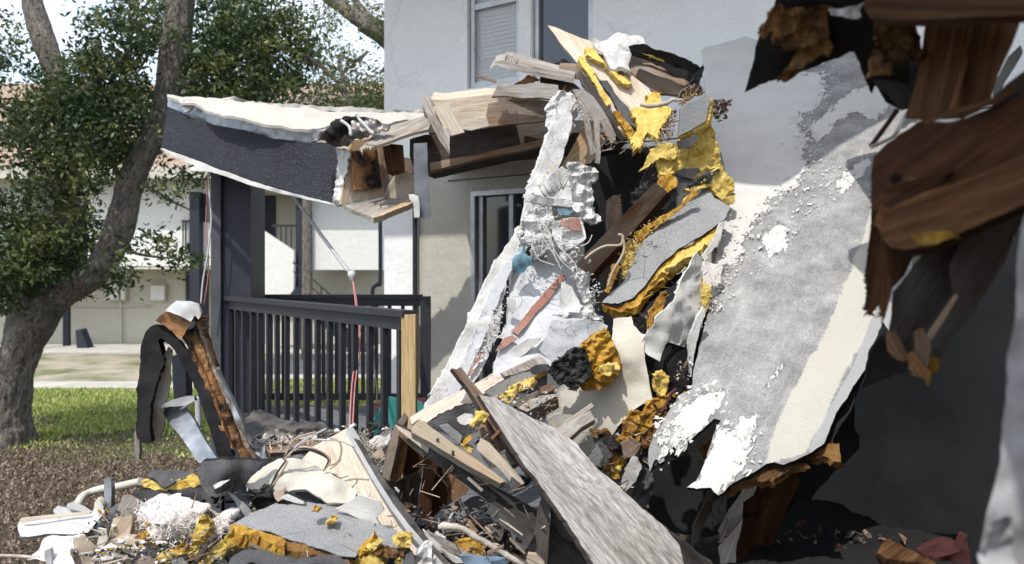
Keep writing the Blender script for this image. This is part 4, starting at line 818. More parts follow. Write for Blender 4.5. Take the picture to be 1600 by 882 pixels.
FS = [('J 440,232 478,220 492,250 486,300 466,312 445,280', 'foam_yellow', 'yellow foam knot beside the black felt tongue'), ('J 425,330 500,300 480,345 440,405 400,440 385,470 380,420 400,370', 'foam_orange', 'amber foam band trailing down from the felt tongue'),
      ('J 345,395 372,355 400,360 395,400 350,470 300,500 300,475 340,440', 'foam_orange', 'dark amber foam roll below the cream curtain'), ('J 272,540 290,505 335,515 342,532 322,580 300,585 280,570', 'foam_orange', 'amber foam nugget above the grey plank'),
      ('J 298,515 338,520 340,535 318,578 292,560', 'foam_yellow', 'brighter foam crumb on the amber nugget'), ('J 225,430 285,425 300,440 285,455 240,445', 'foam_brown', 'brown foam edge under the cream curtain')]
for s, m, l in FS: T('foam_chunk', l, 'foam', s, 3.55, m, th=.06, wr=.025, jag=2.2)
T('felt_scrap', 'dark slate-grey felt corner right of the grey plank', 'felt', 'J 232,450 258,452 300,505 270,552 262,500', 3.5, 'felt_grey')
T('felt_scrap', 'pale grey felt tip beside the slate felt corner', 'felt', 'J 215,520 245,465 268,510 262,552 225,530', 3.48, 'cap_sheet')
T('membrane_scrap', 'white pointed membrane scrap standing right of the amber nugget', 'roofing', 'J 325,612 345,560 372,512 388,515 402,545 388,590 345,632', 3.5, 'sheet_white', wr=.02, jag=3)
T('felt_scrap', 'tattered grey felt hanging like a stalactite right of the plank', 'felt', 'J 378,560 385,520 405,500 420,540 432,560 438,620 425,690s6 405,670 390,665s8 376,620', 3.6, 'felt_grey', wr=.05, ws=12, jag=2.5, seg=3, step=4)
T('felt_scrap', 'tattered strip of grey felt above the hanging stalactite', 'felt', 'J 395,500 420,440 460,380 490,330 470,420 450,470 440,560 420,540', 3.62, 'felt_grey', wr=.04, ws=12, jag=2.5, seg=3, step=4)
for i, (s, l) in enumerate((('J 460,520 455,480 470,430 485,400', 'white cord curling down the edge of the leaning roof sheet'), ('J 440,330 470,360 500,300 520,280', 'reddish strip along the torn left edge of the roof sheet'))):
    tube('cord', s, 3.5, .007, ['white_plastic', 'red_scrap'][i], None, l, 'cord')
# --- hanging stucco panel
HP = [(690, 600, 3.75), (880, 160, 4.85), (930, 480, 4.1)]
sp = empty('stucco_wall_panel', 'large broken white stucco panel with a dull red stripe, leaning left', 'wall panel', P(800, 500, 4.1))
sheet('outer_edge', 'X 880,145 895,150 892,200 878,250 862,300 845,345 830,380 806,415 790,440 786,475 782,500 776,530 762,560 745,590 728,612 700,650 664,640 676,610 700,572 722,525 748,462 775,408 800,372 818,345 826,300 842,250 862,195', [(664, 640, 3.65), (885, 150, 4.8), (790, 470, 4.05)], 'plaster_rough', th=.05, wr=.02, jag=1.8, parent=sp)
sheet('smooth_strip', 'X 800,400 812,402 795,430 775,480 752,540 735,575 715,618 698,640 694,628 715,580 735,535 755,480 780,425', [(664, 640, 3.63), (885, 150, 4.78), (790, 470, 4.03)], 'plaster_grey', th=.01, jag=1.2, parent=sp)
sheet('face', 'X 795,470 800,430 822,412 850,405 880,412 895,405 905,430 925,480 935,500 950,510 935,540 900,560 870,580 850,570 800,590 770,590 775,560 790,520', [(790, 500, 4.02), (930, 500, 4.12), (850, 420, 4.25)], 'plaster_grey', th=.04, wr=.012, parent=sp)
sheet('red_stripe', 'E 596,448 616,458 600,480 570,520 545,555 500,600 462,650 428,690 402,672 440,630 500,558 550,500', [(790, 500, 4.0), (930, 500, 4.1), (850, 420, 4.23)], 'plaster_red', th=.006, jag=1, parent=sp)
sheet('red_stripe', 'E 405,690 425,706 390,725 340,752 350,730 375,702', [(790, 500, 3.97), (930, 500, 4.07), (850, 420, 4.2)], 'plaster_red', th=.006, jag=1.4, parent=sp)
sheet('red_stripe', 'E 280,752 300,760 270,800 240,848 232,835 258,790', [(664, 640, 3.61), (885, 150, 4.76), (790, 470, 4.01)], 'plaster_red', th=.006, jag=1.4, parent=sp)
for s, dd, m in (('E 330,850 345,800 400,745 462,705 520,700 480,740 420,790 380,830 340,860', 3.9, 'plaster_white'), ('E 560,630 640,625 760,640 740,680 690,710 620,790 560,795 520,760 500,740 540,690', 3.92, 'plaster_grey'),
                 ('E 385,540 415,550 420,580 405,605 385,590', 3.97, 'plaster_white'), ('E 350,700 375,655 400,665 400,690 370,705', 3.93, 'plaster_white'), ('E 600,480 640,500 670,570 650,600 600,605 590,560', 4.02, 'plaster_white')):
    sheet('loose_plate', s, dd, m, th=.02, wr=.012, parent=sp)
T('stucco_strip', 'thick ragged stucco strip at the top of the leaning white panel', 'stucco', 'B 690,420 740,418 762,450 782,500 770,560 740,620 700,680 690,740 650,790 620,850 600,882 565,882 575,820 620,720 650,640 670,560 668,470', [(872, 160, 4.75), (840, 290, 4.5), (905, 200, 4.8)], 'plaster_rough', th=.09, wr=.03, ws=13, jag=2.8, seg=3, step=4, smooth=False)
T('broken_board', 'weathered board shattered into splinters right of the ragged stucco strip', 'board', 'B 748,410 800,412 842,442 885,500 920,560 948,625 940,645s14 900,600s26 870,560s10 820,530s22 785,500 770,450', (4.7, 0, 0), 'wood_weathered', th=.03, seg=4)
for i, (s, l) in enumerate((('B 796,530 822,532 856,700 830,718', 'pale splintered stick hanging below the shattered board'), ('B 846,540 872,556 878,700 872,752 850,748 850,640', 'grey stick hanging right of the pale splintered stick'), ('B 880,560 905,580 948,640 925,660 895,610', 'short broken stick hanging under the right end of the shattered board'))):
    T('splinter', l, 'splinter', s, 4.62 + .03 * i, 'wood_weathered', th=.03, jag=.8)
T('plywood_scrap', 'yellowish plywood scrap behind the hanging sticks', 'plywood', 'B 690,780 740,690 790,600 860,600 900,640 870,700 830,750 780,760', 4.85, 'wood_fresh')
T('stucco_chunk', 'white fluffy broken stucco lump high on the leaning panel', 'stucco', 'N 430,125 490,112 540,130 595,155 592,190 560,230 560,290 580,380 612,400 610,430 560,440 510,410 460,370 450,290 455,200', (4.3, 0, 0), 'plaster_rough', th=.12, wr=.045, ws=16, jag=3.2, seg=3, step=4, smooth=False)
T('lath_plate', 'cracked white plate with exposed wire lath below the ragged strip', 'stucco', 'N 240,275 300,235 345,180 400,140 450,170 462,260 460,318 380,310 300,300', (4.35, 0, 0), 'plaster_rough', th=.04, wr=.03, ws=14, jag=2)
T('splinter', 'thick pale stick lying flat across the leaning stucco panel', 'splinter', 'N 195,290 240,288 340,305 450,318 462,335 440,352 330,342 210,318', 4.15, 'chalk', th=.04, wr=.015, jag=1)
T('stucco_chunk', 'crumbled white block with a reddish upper face', 'stucco', 'N 345,450 380,425 440,405 500,405 520,470 528,520 470,560 415,590 380,560 350,500', 4.12, 'plaster_white', th=.1, wr=.03, jag=1.6)
T('stucco_chunk', 'flat red-painted stucco flake on the crumbled white block', 'stucco', 'N 385,450 400,415 490,408 512,482 440,470', 4.08, 'plaster_red', th=.015)
T('tile_scrap', 'cracked blue-green scrap set in the left side of the leaning panel', 'scrap', 'N 135,632 160,590 190,558 215,610 240,612 240,640 195,708 165,700 132,680', 4.05, 'blue_tile', th=.02, wr=.03, ws=14, jag=1.6)
T('tile_scrap', 'small teal scrap under the fluffy stucco lump', 'scrap', 'N 370,362 430,356 460,372 440,398 390,392', 4.16, 'blue_tile', th=.02)
T('stucco_chunk', 'ragged rubble ridge down the right side of the leaning panel', 'stucco', 'N 395,590 440,600 480,660 540,700 560,740 540,790 580,840 560,900 X 925,500 915,480 905,450 895,425 880,405', (4.08, 0, 0), 'plaster_rough', th=.08, wr=.035, ws=20, jag=3, seg=3, step=4, smooth=False)
T('stucco_chunk', 'rough white rubble between the blue scrap and the red-topped block', 'stucco', 'N 200,400 250,350 330,345 360,400 340,470 360,560 300,600 250,640 235,560 190,540 170,500', (4.16, 0, 0), 'plaster_rough', th=.06, wr=.035, ws=18, jag=3, seg=3, step=4, smooth=False)
T('stucco_chunk', 'chunky white rubble ledge at the lower right corner of the leaning panel', 'stucco', 'E 560,610 620,590 680,575 735,600 765,640 720,640 650,628', 3.98, 'chalk', th=.06, wr=.04, ws=14, jag=2.6, seg=3, step=4)
wr_ = ['N 315,350 330,430 300,500 330,560 380,640', 'N 330,480 350,560 400,640 470,700', 'N 250,500 245,560 270,620 300,640 360,660', 'N 270,420 300,520 290,600 320,570 360,590', 'N 380,560 420,600 470,650 480,700', 'N 300,440 340,500 360,600 400,690', 'N 450,600 470,590 480,610 460,620',
       'N 240,520 290,500 330,520 340,560', 'N 330,400 300,430 310,480', 'N 500,560 540,540 560,500']
wl_ = ['looping from the stick past the red-topped block', 'crossing the foot of the red-topped block', 'curling beside the blue-green scrap', 'kinked between the rubble and the block', 'dangling below the red-topped block', 'longest, trailing down to the panel face', 'tiny hook at the right of the ridge', 'nearly level above the blue scrap', 'short, under the flat stick', 'sticking out right of the block']
for s, l in zip(wr_, wl_): tube('lath_wire', s, 4.0, .0026, 'sheet_white', None, 'thin plaster-coated lath wire, ' + l, 'wire', group='lath wires on the leaning panel', sides=5)
# chicken-wire pattern on plate
vs = []; fs = []
for i in range(5):
    for sgn in (-1, 1):
        a = P(852 + i * 7, 308 - i * 3, 4.26); b = P(852 + i * 7 + sgn * 12, 290 - i * 5, 4.26); v_, f_ = tube_geo([a, b], .0035, 4, 1); k = len(vs); vs += v_; fs += [tuple(k + j for j in f) for f in f_]
mesh_obj('lath_mesh', vs, fs, 'lath_wire', None, label='rusty wire mesh over the cracked white plate', cat='wire mesh')
# --- slim hanging things
cd_ = tube('conduit', 'X 455,303 500,365 545,425', [6.0, 5.6, 5.2], .014, 'cable_grey', None, 'grey conduit slanting from the fascia down to the hanging cap', 'conduit')
mesh_ = tube('cable_cap', 'X 549,423 550,430 551,440', 5.15, [.022, .03, .014], 'white_plastic', cd_)
tube('cable', 'X 551,438 556,480 558,540 550,600 546,668', [5.15, 5.0, 4.7, 4.3, 3.9], .0045, 'cable_red', None, 'pair of red cables hanging in front of the railing, left strand', 'cable', group='red cables')
tube('cable', 'X 552,438 559,485 562,540 555,600 551,668', [5.15, 5.0, 4.7, 4.3, 3.9], .004, 'cable_red', None, 'pair of red cables hanging in front of the railing, right strand', 'cable', group='red cables')
tube('cable', 'X 326,262 327,300 330,345 324,400 317,440 314,475', 6.1, .007, 'white_plastic', None, 'white cable hanging beside the left of the navy pillar', 'cable')
tube('cable', 'X 325,262 323,310 322,355 326,420 318,480', 6.12, .004, 'cable_red', None, 'thin reddish cable hanging behind the white cable near the pillar', 'cable')
tube('cable', 'X 582,505 584,560 588,600 590,640', 6.5, .007, 'cable_tan', None, 'thin tan cord dangling behind the railing right part', 'cable')
# --- foot of the wreck, centre
BXD = [(618, 660, 3.35), (780, 800, 3.1), (700, 700, 3.35)]
bxo = empty('timber_frame_box', 'open timber box frame with dark hollow inside, centre bottom', 'timber frame', P(680, 740, 3.3))
sheet('side_board', 'I 95,322 112,345 106,400 88,480 72,546 45,528 50,470 70,400', 3.3, 'wood_brown', th=.3, parent=bxo)
sheet('inner_board', 'I 112,352 145,372 142,430 125,520 112,545 75,545 95,450', 3.45, 'wood_orange', th=.03, parent=bxo)
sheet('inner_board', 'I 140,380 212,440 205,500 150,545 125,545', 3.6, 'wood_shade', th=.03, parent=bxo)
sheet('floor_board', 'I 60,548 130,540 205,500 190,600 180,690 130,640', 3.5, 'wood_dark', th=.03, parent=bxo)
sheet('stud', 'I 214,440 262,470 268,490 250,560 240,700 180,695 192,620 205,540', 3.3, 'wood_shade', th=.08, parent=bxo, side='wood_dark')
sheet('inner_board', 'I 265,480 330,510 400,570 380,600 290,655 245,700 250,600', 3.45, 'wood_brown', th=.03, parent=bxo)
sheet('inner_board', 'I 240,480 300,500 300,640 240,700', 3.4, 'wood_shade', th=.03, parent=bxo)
sheet('top_edge', 'I 95,318 150,345 215,395 300,462 400,530 512,612 482,636 380,568 270,470 180,395 110,340', (3.1, .0, -.02), 'wood_pale', th=.05, parent=bxo, side='wood_burnt')
sheet('cross_beam', 'I 112,340 160,372 214,420 212,455 150,400 110,360', 3.2, 'wood_brown', th=.06, parent=bxo)
T('dark_board', 'wide dark grey board sloping down right under the box top', 'board', 'I 160,352 260,400 330,440 440,530 520,580 560,600 700,680 655,772 560,700 484,638 512,612 400,528 280,445', [(660, 690, 3.12), (840, 830, 2.9), (760, 740, 3.2)], 'wood_burnt', th=.04, grain='X 660,690 840,820')
T('lumber', 'brown two-by-four with nails lying on the box frame', 'lumber', 'I 160,330 195,298 235,325 300,372 350,412 420,455 480,500 542,546 520,556 470,528 400,490 330,448 240,392 165,350', [(650, 665, 3.0), (780, 750, 2.9), (720, 690, 3.08)], 'wood_fresh', ext=(-1, 9, .05), side='wood_weathered')
tube('nail', 'I 268,375 266,400', 2.95, .006, 'cable_black', None, 'bent nail in the brown two-by-four, upper of two', 'nail'); tube('nail', 'I 330,425 328,452', 2.9, .006, 'cable_black', None, 'bent nail in the brown two-by-four, lower of two', 'nail')
T('plywood_sheet', 'long pale plywood strip running from box corner up to the stucco panel', 'plywood', 'Y 0,500 100,430 220,375 400,290 590,180 640,210 680,225 560,300 520,325 430,395 300,440 270,470 180,490 120,530 60,510 15,545', [(640, 650, 3.4), (790, 585, 3.85), (740, 650, 3.3)], 'wood_pale', th=.03)
T('grey_board', 'grey weathered board end below the stucco panel', 'board', 'Y 600,175 700,110 840,36 920,90 960,130 900,150 830,165 740,195 650,215', [(790, 580, 3.85), (860, 550, 3.9), (850, 575, 3.6)], 'wood_weathered', ext=(2, 5, .04))
T('felt_board', 'cracked grey gravel strip lying on the pale plywood', 'roofing', 'Y 520,325 600,270 700,215 850,170 860,215 800,235 700,290 610,368 560,350', 3.55, 'cap_sheet', th=.03, jag=1.6)
T('foam_strip', 'yellow foam strip under the cracked gravel strip', 'foam', 'Y 610,370 680,305 760,262 860,225 880,250 850,300 790,300 740,330 715,385 680,400', 3.5, 'foam_yellow', th=.05, wr=.02, jag=2)
T('foam_chunk', 'orange foam bit between the charcoal heap and the gravel strip', 'foam', 'Y 860,225 870,190 930,175 950,200 900,225', 3.5, 'foam_orange', th=.04)
T('felt_scrap', 'blue-black felt lump left of the charcoal heap', 'felt', 'Y 830,160 860,135 940,130 960,155 930,180 870,195 840,190', 3.48, 'felt_grey', wr=.03, jag=2)
T('gravel_felt', 'lichen-grey torn felt patch with a white spot on the pale plywood', 'roofing', 'Y 150,515 200,480 290,460 310,425 420,410 445,440 430,500 440,560 445,600 400,640 350,680 300,640 260,590 200,565', 3.12, 'felt_grey', th=.03, wr=.025, jag=2.6)
T('gravel_felt', 'paler grey gravel scrap over the lichen-grey patch', 'roofing', 'Y 205,550 270,535 330,590 360,620 350,680 290,630 240,595', 3.08, 'cap_sheet', th=.02, jag=2)
T('white_flake', 'round white paint flake on the lichen-grey patch', 'flake', 'Y 325,500 350,480 380,470 430,478 444,505 430,535 380,545 350,540 330,520', 3.06, 'chalk', th=.01, jag=1.5, wr=.01)
T('foam_chunk', 'yellow foam lump right of the round white flake', 'foam', 'Y 445,470 490,465 535,480 520,530 490,545 440,570 420,550 445,520', 3.04, 'foam_yellow', th=.06, wr=.03)
T('foam_chunk', 'small orange foam wedge below the lichen-grey patch', 'foam', 'Y 365,675 415,630 430,650 380,690', 3.04, 'foam_orange', th=.04); T('foam_chunk', 'small yellow foam wedge beside the brown two-by-four', 'foam', 'Y 350,690 380,690 425,705 432,740 400,735', 3.04, 'foam_yellow', th=.04)
T('lumber', 'pale timber with a white end and shadows behind the grey plank', 'lumber', 'Y 745,430 820,380 930,320 1000,312 1020,340 900,410 810,455', [(810, 637, 3.3), (870, 612, 3.5), (850, 640, 3.25)], 'wood_weathered', ext=(3, 20, .06), side='wood_brown')
T('lumber', 'thin weathered lath above the pale timber', 'lumber', 'Y 712,415 780,350 880,310 900,320 850,370 760,425', 3.42, 'wood_weathered', ext=(1, 4, .04))
T('lumber', 'short brown-grey stick right of the thin lath', 'lumber', 'Y 890,290 990,255 1010,290 940,330 900,330', 3.45, 'wood_brown', ext=(1, 4, .04))
T('plank', 'grey board end poking right from behind the big grey plank', 'plank', 'Y 1015,575 1060,540 1245,448 1275,510 1180,565 1100,640 1060,620', [(870, 670, 3.1), (925, 645, 3.3), (900, 680, 3.05)], 'wood_weathered', ext=(1, 7, .03))
T('splinter', 'dark curved splinter above the poking grey board end', 'splinter', 'Y 940,515 990,480 1050,465 1060,485 1020,520 960,535', 3.2, 'wood_weathered', th=.02)
T('lumber', 'brown shaded beam behind the middle of the grey plank', 'lumber', 'Y 470,580 560,540 650,640 690,690 620,740 540,690 500,640', 3.15, 'wood_brown', th=.06)
T('lumber', 'small pale grey board below the brown shaded beam', 'lumber', 'Y 600,760 700,710 760,800 680,840 640,820', 3.1, 'wood_weathered', ext=(1, 6, .04))
T('dark_board', 'pointed dark board with a sunlit tip under the grey plank', 'board', 'Y 470,650 520,640 560,700 600,750 680,830 740,882 X 832,750 808,763 795,735 770,690', [(750, 690, 3.05), (820, 760, 2.98), (780, 700, 3.1)], 'wood_burnt', th=.03)
T('plywood_scrap', 'triangular pale scrap lying on the dark sloping board', 'plywood', 'I 425,420 440,375 480,400 620,555 580,576 520,500', 2.98, 'wood_pale', th=.02)
# the big weathered plank
pk = T('big_plank', 'long wide weathered grey plank running from centre to bottom right', 'plank', 'X 748,616 772,622 812,643 867,670 900,692 919,717 940,738 962,755 985,778 1005,795 1042,827 1062,852 1072,900s3 960,925 940,900 900,838 861,781 840,752 821,729 805,705 789,680 772,655', [(750, 616, 3.25), (1050, 870, 2.35), (940, 900, 2.35)], 'wood_plank_grey', ext=(-7, 3, .05), side='wood_dark', grain='X 770,625 1000,880', bumps=[(980, 780, 70, .04)], jag=1.3, step=8)
T('big_plank', 'narrow brown upper end of the board behind the wide grey plank', 'plank', 'I 326,92 345,96 362,86 400,140 448,195 480,260 520,340 580,420 640,500 690,560 650,530 560,420 480,320 420,220 380,160', [(715, 580, 3.4), (850, 770, 2.9), (755, 640, 3.2)], 'wood_brown', ext=(-5, 3, .05), side='wood_dark', grain='X 715,580 830,740')
T('splintered_board', 'dark splintered board fringe at the lower right of the wide plank', 'board', 'U 1325,505 1380,560 1440,590 1500,650 1580,703 1590,740 1400,740 1400,600', 2.5, 'wood_burnt', th=.04, jag=2)
T('vertical_board', 'upright dark board with a pale foot under the wide plank', 'board', 'U 655,330 690,370 690,500 680,703 560,720 570,640 600,560 625,440', 2.85, 'wood_dark', th=.04, jag=.8)
T('pale_foot', 'pale cut board foot at the bottom edge under the wide plank', 'board', 'U 560,720 575,650 620,655 665,703 668,720', 2.8, 'wood_pale', th=.03)
T('vertical_board', 'second upright burnt board right of the dark upright board', 'board', 'U 700,470 760,470 830,560 880,640 950,720 690,720', 2.95, 'wood_burnt', th=.04)
T('vertical_board', 'third upright burnt board close to the left edge of the wide plank', 'board', 'U 690,350 740,420 840,550 860,600 760,560 700,470', 2.9, 'wood_burnt', th=.04)
tube('branch', 'U 90,505 120,495 180,500 240,522 300,562 370,595 430,640 490,672 560,703', 2.8, [.011, .014, .012, .012, .013, .012, .011, .011, .01], 'twig', None, 'bare pale branch lying in the hollow at bottom centre', 'branch', wob=.4, sides=9)
T('mesh_scrap', 'blue plastic mesh scrap at the bottom edge', 'mesh', 'U 200,655 260,660 380,672 450,682 460,720 230,720', 2.75, 'blue_mesh', wr=.02)
T('foam_board', 'dull yellow board lying in the dark hollow near the branch', 'board', 'U 165,600 200,580 260,565 310,570 350,600 330,655 270,660 210,640', 2.95, 'foam_orange', th=.03)
T('wood_scrap', 'square pale wood offcut in the dark hollow', 'wood scrap', 'U 338,502 390,492 445,490 440,540 420,580 380,545', 3.0, 'wood_pale', th=.02)
T('membrane_scrap', 'white torn sheet standing in the hollow right of the offcut', 'roofing', 'U 460,470 500,500 540,550 590,590 560,625 510,620 490,560', 3.0, 'sheet_white', wr=.02)
T('wood_scrap', 'pale fibre scrap at the foot of the box stud', 'wood scrap', 'U 222,375 260,350 300,345 350,375 300,408 240,400', 3.1, 'felt_grey')
T('grey_board', 'long grey board lying along the lower edge of the hollow', 'board', 'U 20,530 80,560 160,600 260,660 200,660 100,640 40,600', 2.9, 'wood_weathered', th=.03)
T('metal_strip', 'white metal strip above the bottom edge left of the blue mesh', 'strip', 'U 0,520 40,560 100,610 150,650 230,700 180,703 100,640 40,600', 2.8, 'sheet_white', th=.01)
T('chunk', 'white plaster chunk at the bottom edge near the long trim', 'plaster', 'H 1120,830 1170,785 1220,800 1230,882 1120,900', 2.65, 'chalk', th=.06, wr=.04, jag=2)
# --- big plywood sheet and trim lower left-centre
PL = [(460, 720, 3.25), (640, 880, 2.75), (560, 680, 3.3)]
T('plywood_sheet', 'striped plywood sheet tilted behind the curled cream felt', 'plywood', 'H 545,212 640,160 740,106 790,170 835,222 880,310 922,400 980,500 1060,600 1140,700 1225,790 1180,810 1120,830 1050,720 930,690 850,540 780,470 700,390 600,340 480,285', PL, 'wood_pale', th=.02, grain='X 540,670 620,850')
T('metal_trim', 'long dark metal trim running along the tilted plywood edge', 'trim', 'H 738,104 772,112 835,215 930,372 1010,490 1085,590 1160,690 1235,780 1340,900 1300,900 1190,770 1090,660 1000,540 910,400 820,240', [(545, 670, 3.2), (640, 860, 2.65), (600, 700, 3.15)], 'foil', th=.03, side='white_plastic')
T('white_trim', 'white trim strip at the upper edge of the tilted plywood', 'trim', 'H 740,106 770,108 800,150 830,210 812,222 770,165', 3.15, 'white_plastic', th=.01)
T('dark_foil', 'black wrinkled foil sheet lying below the railing', 'foil', 'H 150,62 205,4 300,28 420,62 560,92 690,122 640,140 560,120 480,128 440,150 400,110 330,100 250,150 190,165', [(400, 660, 3.9), (520, 670, 3.7), (440, 685, 3.6)], 'foil', th=.02, wr=.02, ws=6, jag=1.6)
T('foil_scrap', 'grey torn foil flap over the brown board below the railing', 'foil', 'H 250,155 300,100 370,130 440,155 400,165 330,180 260,200', 3.55, 'foil', th=.01, wr=.05, ws=9)
T('brown_board', 'brown board lying flat below the black foil', 'board', 'H 258,215 340,180 430,152 540,158 600,190 520,222 400,245 300,250', [(412, 700, 3.5), (500, 690, 3.6), (440, 708, 3.3)], 'wood_brown', th=.04, ext=(0, 6, .04))
T('plastic_scrap', 'crumpled clear grey plastic right of the leaning wood strip', 'plastic', 'H 182,190 215,168 260,205 285,280 240,285 200,262', 3.4, 'galvanised', wr=.05, ws=14)
T('paper_scrap', 'white crumpled strips lying right of the tilted plywood top', 'scrap', 'H 830,200 900,160 1000,85 985,150 960,240 940,360 900,330 860,260', 3.5, 'sheet_white', wr=.05, ws=10, jag=2.5)
T('paper_scrap', 'pink-tinged scrap among the white strips beside the box frame', 'scrap', 'H 870,262 930,225 952,262 930,285 890,280', 3.4, 'cardboard', wr=.03)
T('curled_felt', 'cream curled felt sheet with mud spots, centre left', 'felt', 'H 160,440 190,370 250,312 300,286 345,278 430,285 500,300 600,340 680,390 740,425 805,492 770,530 700,548 630,548 560,500 500,462 400,450 310,440 220,450', [(400, 740, 3.1), (540, 770, 2.95), (440, 720, 3.15)], 'sheet_cream', th=.01, wr=.03, ws=4, bumps=[(440, 735, 30, .1), (520, 760, 25, .06)], step=6)
T('curled_felt', 'grey muddy sheet edge under the cream curled felt', 'felt', 'H 440,480 500,462 560,500 640,545 700,555 640,560 560,540 480,510', 3.0, 'felt_grey', th=.02, wr=.03)
wires = [('H 380,290 420,240 480,215 560,225 620,260 640,300 600,350', 'looped over the cream curled felt'), ('H 370,280 430,225 500,222 580,240 630,285 610,340', 'inner loop over the cream curled felt'), ('H 640,165 690,180 705,240 680,300 620,320', 'curving down the tilted plywood'),
         ('H 400,270 460,200 540,150 620,110', 'running up to the railing post'), ('H 375,285 430,180 480,150 560,130', 'running up left of the tilted plywood'), ('H 390,290 340,360 300,440 230,560', 'dropping left of the curled felt'), ('H 400,295 350,380 290,460 180,600 140,630', 'longest, dropping to the big grey slab'),
         ('H 540,170 620,175 700,180 780,215', 'lying across the plywood top'), ('H 640,340 690,300 700,280', 'short end on the plywood'), ('H 450,235 520,232 600,262 640,290', 'resting flat on the brown board')]
for i, (s, l) in enumerate(wires): tube('wire', s, 3.0 if i < 9 else 3.1, .0042, ['cable_tan', 'cable_black', 'cable_tan', 'cable_grey'][i % 4], None, ('black' if i % 4 == 1 else 'grey' if i % 4 == 3 else 'copper tan') + ' loose wire ' + l, 'wire', group='loose wires on the heap', sides=5)
# --- bent roof edge at left (arch)
ar = empty('bent_roof_edge', 'bent arch of roof edge with black felt and split orange wood', 'roof edge', P(300, 600, 3.6))
sheet('felt_band', 'D 35,700 38,600 50,430 62,330 80,262 105,235 130,225 165,232 190,262 235,300 300,380 340,460 385,560 430,680 490,838 420,846 400,790 375,700 325,560 290,480 255,420 215,345 175,305 150,290 135,300 150,330 165,380 150,440 125,520 105,600 100,700 112,772 75,772 45,752', (3.4, 0, 0), 'felt_black', ext=(7, 0, .22), wr=.012, jag=1.4, parent=ar, step=6)
sheet('inner_lining', 'D 185,330 205,345 206,380 195,460 180,560 158,640 140,720 112,770 98,690 102,600 125,520 152,430 168,370', (3.5, 0, 0), 'sheet_cream', th=.01, wr=.02, parent=ar)
sheet('inner_lining', 'D 165,640 160,700 130,775 108,772 98,690 102,600 130,600', (3.48, 0, 0), 'cardboard', th=.01, wr=.02, parent=ar)
sheet('wood_cap', 'D 128,212 150,180 180,165 250,190 300,215 270,250 245,300 205,262 165,230', (3.38, 0, 0), 'wood_orange', ext=(2, -3, .15), jag=1.5, parent=ar)
for s, m, dd in (('D 258,262 300,240s8 340,330 372,430 420,540 470,650 520,780 560,846 520,846 470,740 420,620 375,500 320,390', 'wood_orange', 3.42), ('D 300,240 315,215s6 350,300 385,400 420,480 460,560 500,660 545,760 588,842 560,846 500,730 455,620 410,520 360,400', 'wood_brown', 3.45),
                 ('D 300,195 325,178s10 345,260 380,360 405,425 390,420 350,320 320,250', 'wood_orange', 3.47), ('D 236,262 262,262 320,390 372,500 400,570 440,700 480,800 440,760 400,640 340,470 290,370', 'wood_orange', 3.4)):
    sheet('split_wood', s, (dd, 0, 0), m, th=.05, jag=1, parent=ar, wr=.008, ws=20)
sheet('plastic_edge', 'D 405,425 420,470 470,560 520,660 545,740 575,800 550,770 500,670 450,560 415,490', 3.44, 'galvanised', th=.03, wr=.02, parent=ar)
sheet('white_cap', 'D 175,165 195,140 222,126 280,130 322,142 335,178 322,205 305,185 290,215 250,190 205,172', (3.36, 0, 0), 'white_plastic', ext=(4, -4, .2), wr=.025, ws=9, parent=ar)
gt = T('gutter', 'bent grey metal gutter length leaning inside the arch', 'gutter', 'D 145,612 200,603 262,600 300,660 345,735 412,850 372,862 322,862 290,800 240,735 190,680', [(250, 640, 3.55), (340, 720, 3.3), (290, 640, 3.5)], 'galvanised', th=.02, wr=.015, ws=6, jag=.6)
sheet('gutter_lid', 'D 142,610 170,590 200,575 250,562 300,556 308,578 262,602 200,605', 3.45, 'aluminium', th=.02, wr=.012, parent=gt)
T('dark_pipe', 'dark square post stump behind the arch', 'post', 'D 203,372 238,360 266,420 265,480 268,600 214,602 204,480', 3.9, 'navy_paint', th=.08)
T('stake', 'thin grey stake end hanging below the arch', 'stake', 'G 833,60 862,60 866,180 862,235 834,232', 4.2, 'wood_weathered', th=.03)
tube('pole', 'D 320,560 322,620 326,700', 4.6, .018, 'cable_grey', None, 'thin pale pole between the arch legs', 'pole')
# --- bottom left heap
tube('curved_pipe', 'G 478,520 510,465 560,435 640,412 720,402 800,385 875,368', [3.3, 3.35, 3.4, 3.4, 3.4, 3.35, 3.3], .018, 'sheet_cream', None, 'curved cream plastic pipe arching over the heap edge', 'pipe')
T('stake', 'short upright grey metal stake beside the curved pipe', 'stake', 'G 645,358 690,352 692,440 690,530 650,532', 3.2, 'galvanised', th=.03, jag=.3)
gb = empty('roof_board', 'slate grey board with a bright yellow foam edge, left of the arch foot', 'insulation board', P(270, 750, 3.15))
sheet('cap_face', 'G 912,362 935,325 955,300 1080,290 1205,284 1208,322 1120,350 1020,388 960,372', [(230, 752, 3.1), (300, 745, 3.1), (270, 732, 3.3)], 'felt_grey', parent=gb, th=.01, jag=.8)
sheet('foam_core', 'G 874,372 912,364 1020,390 1130,365 1242,350 1262,395 1180,410 1020,436 940,415 890,402', 3.07, 'foam_yellow', th=.05, parent=gb, jag=1.1)
T('felt_slab', 'stack of dark felt layers under the slate grey board', 'felt', 'G 828,450 870,425 1020,438 1150,415 1262,402 1300,450 1345,480 1330,502 1260,480 1230,530 1100,530 960,492 880,490', (3.05, 0, 0), 'felt_grey', th=.06, wr=.02, jag=1.6)
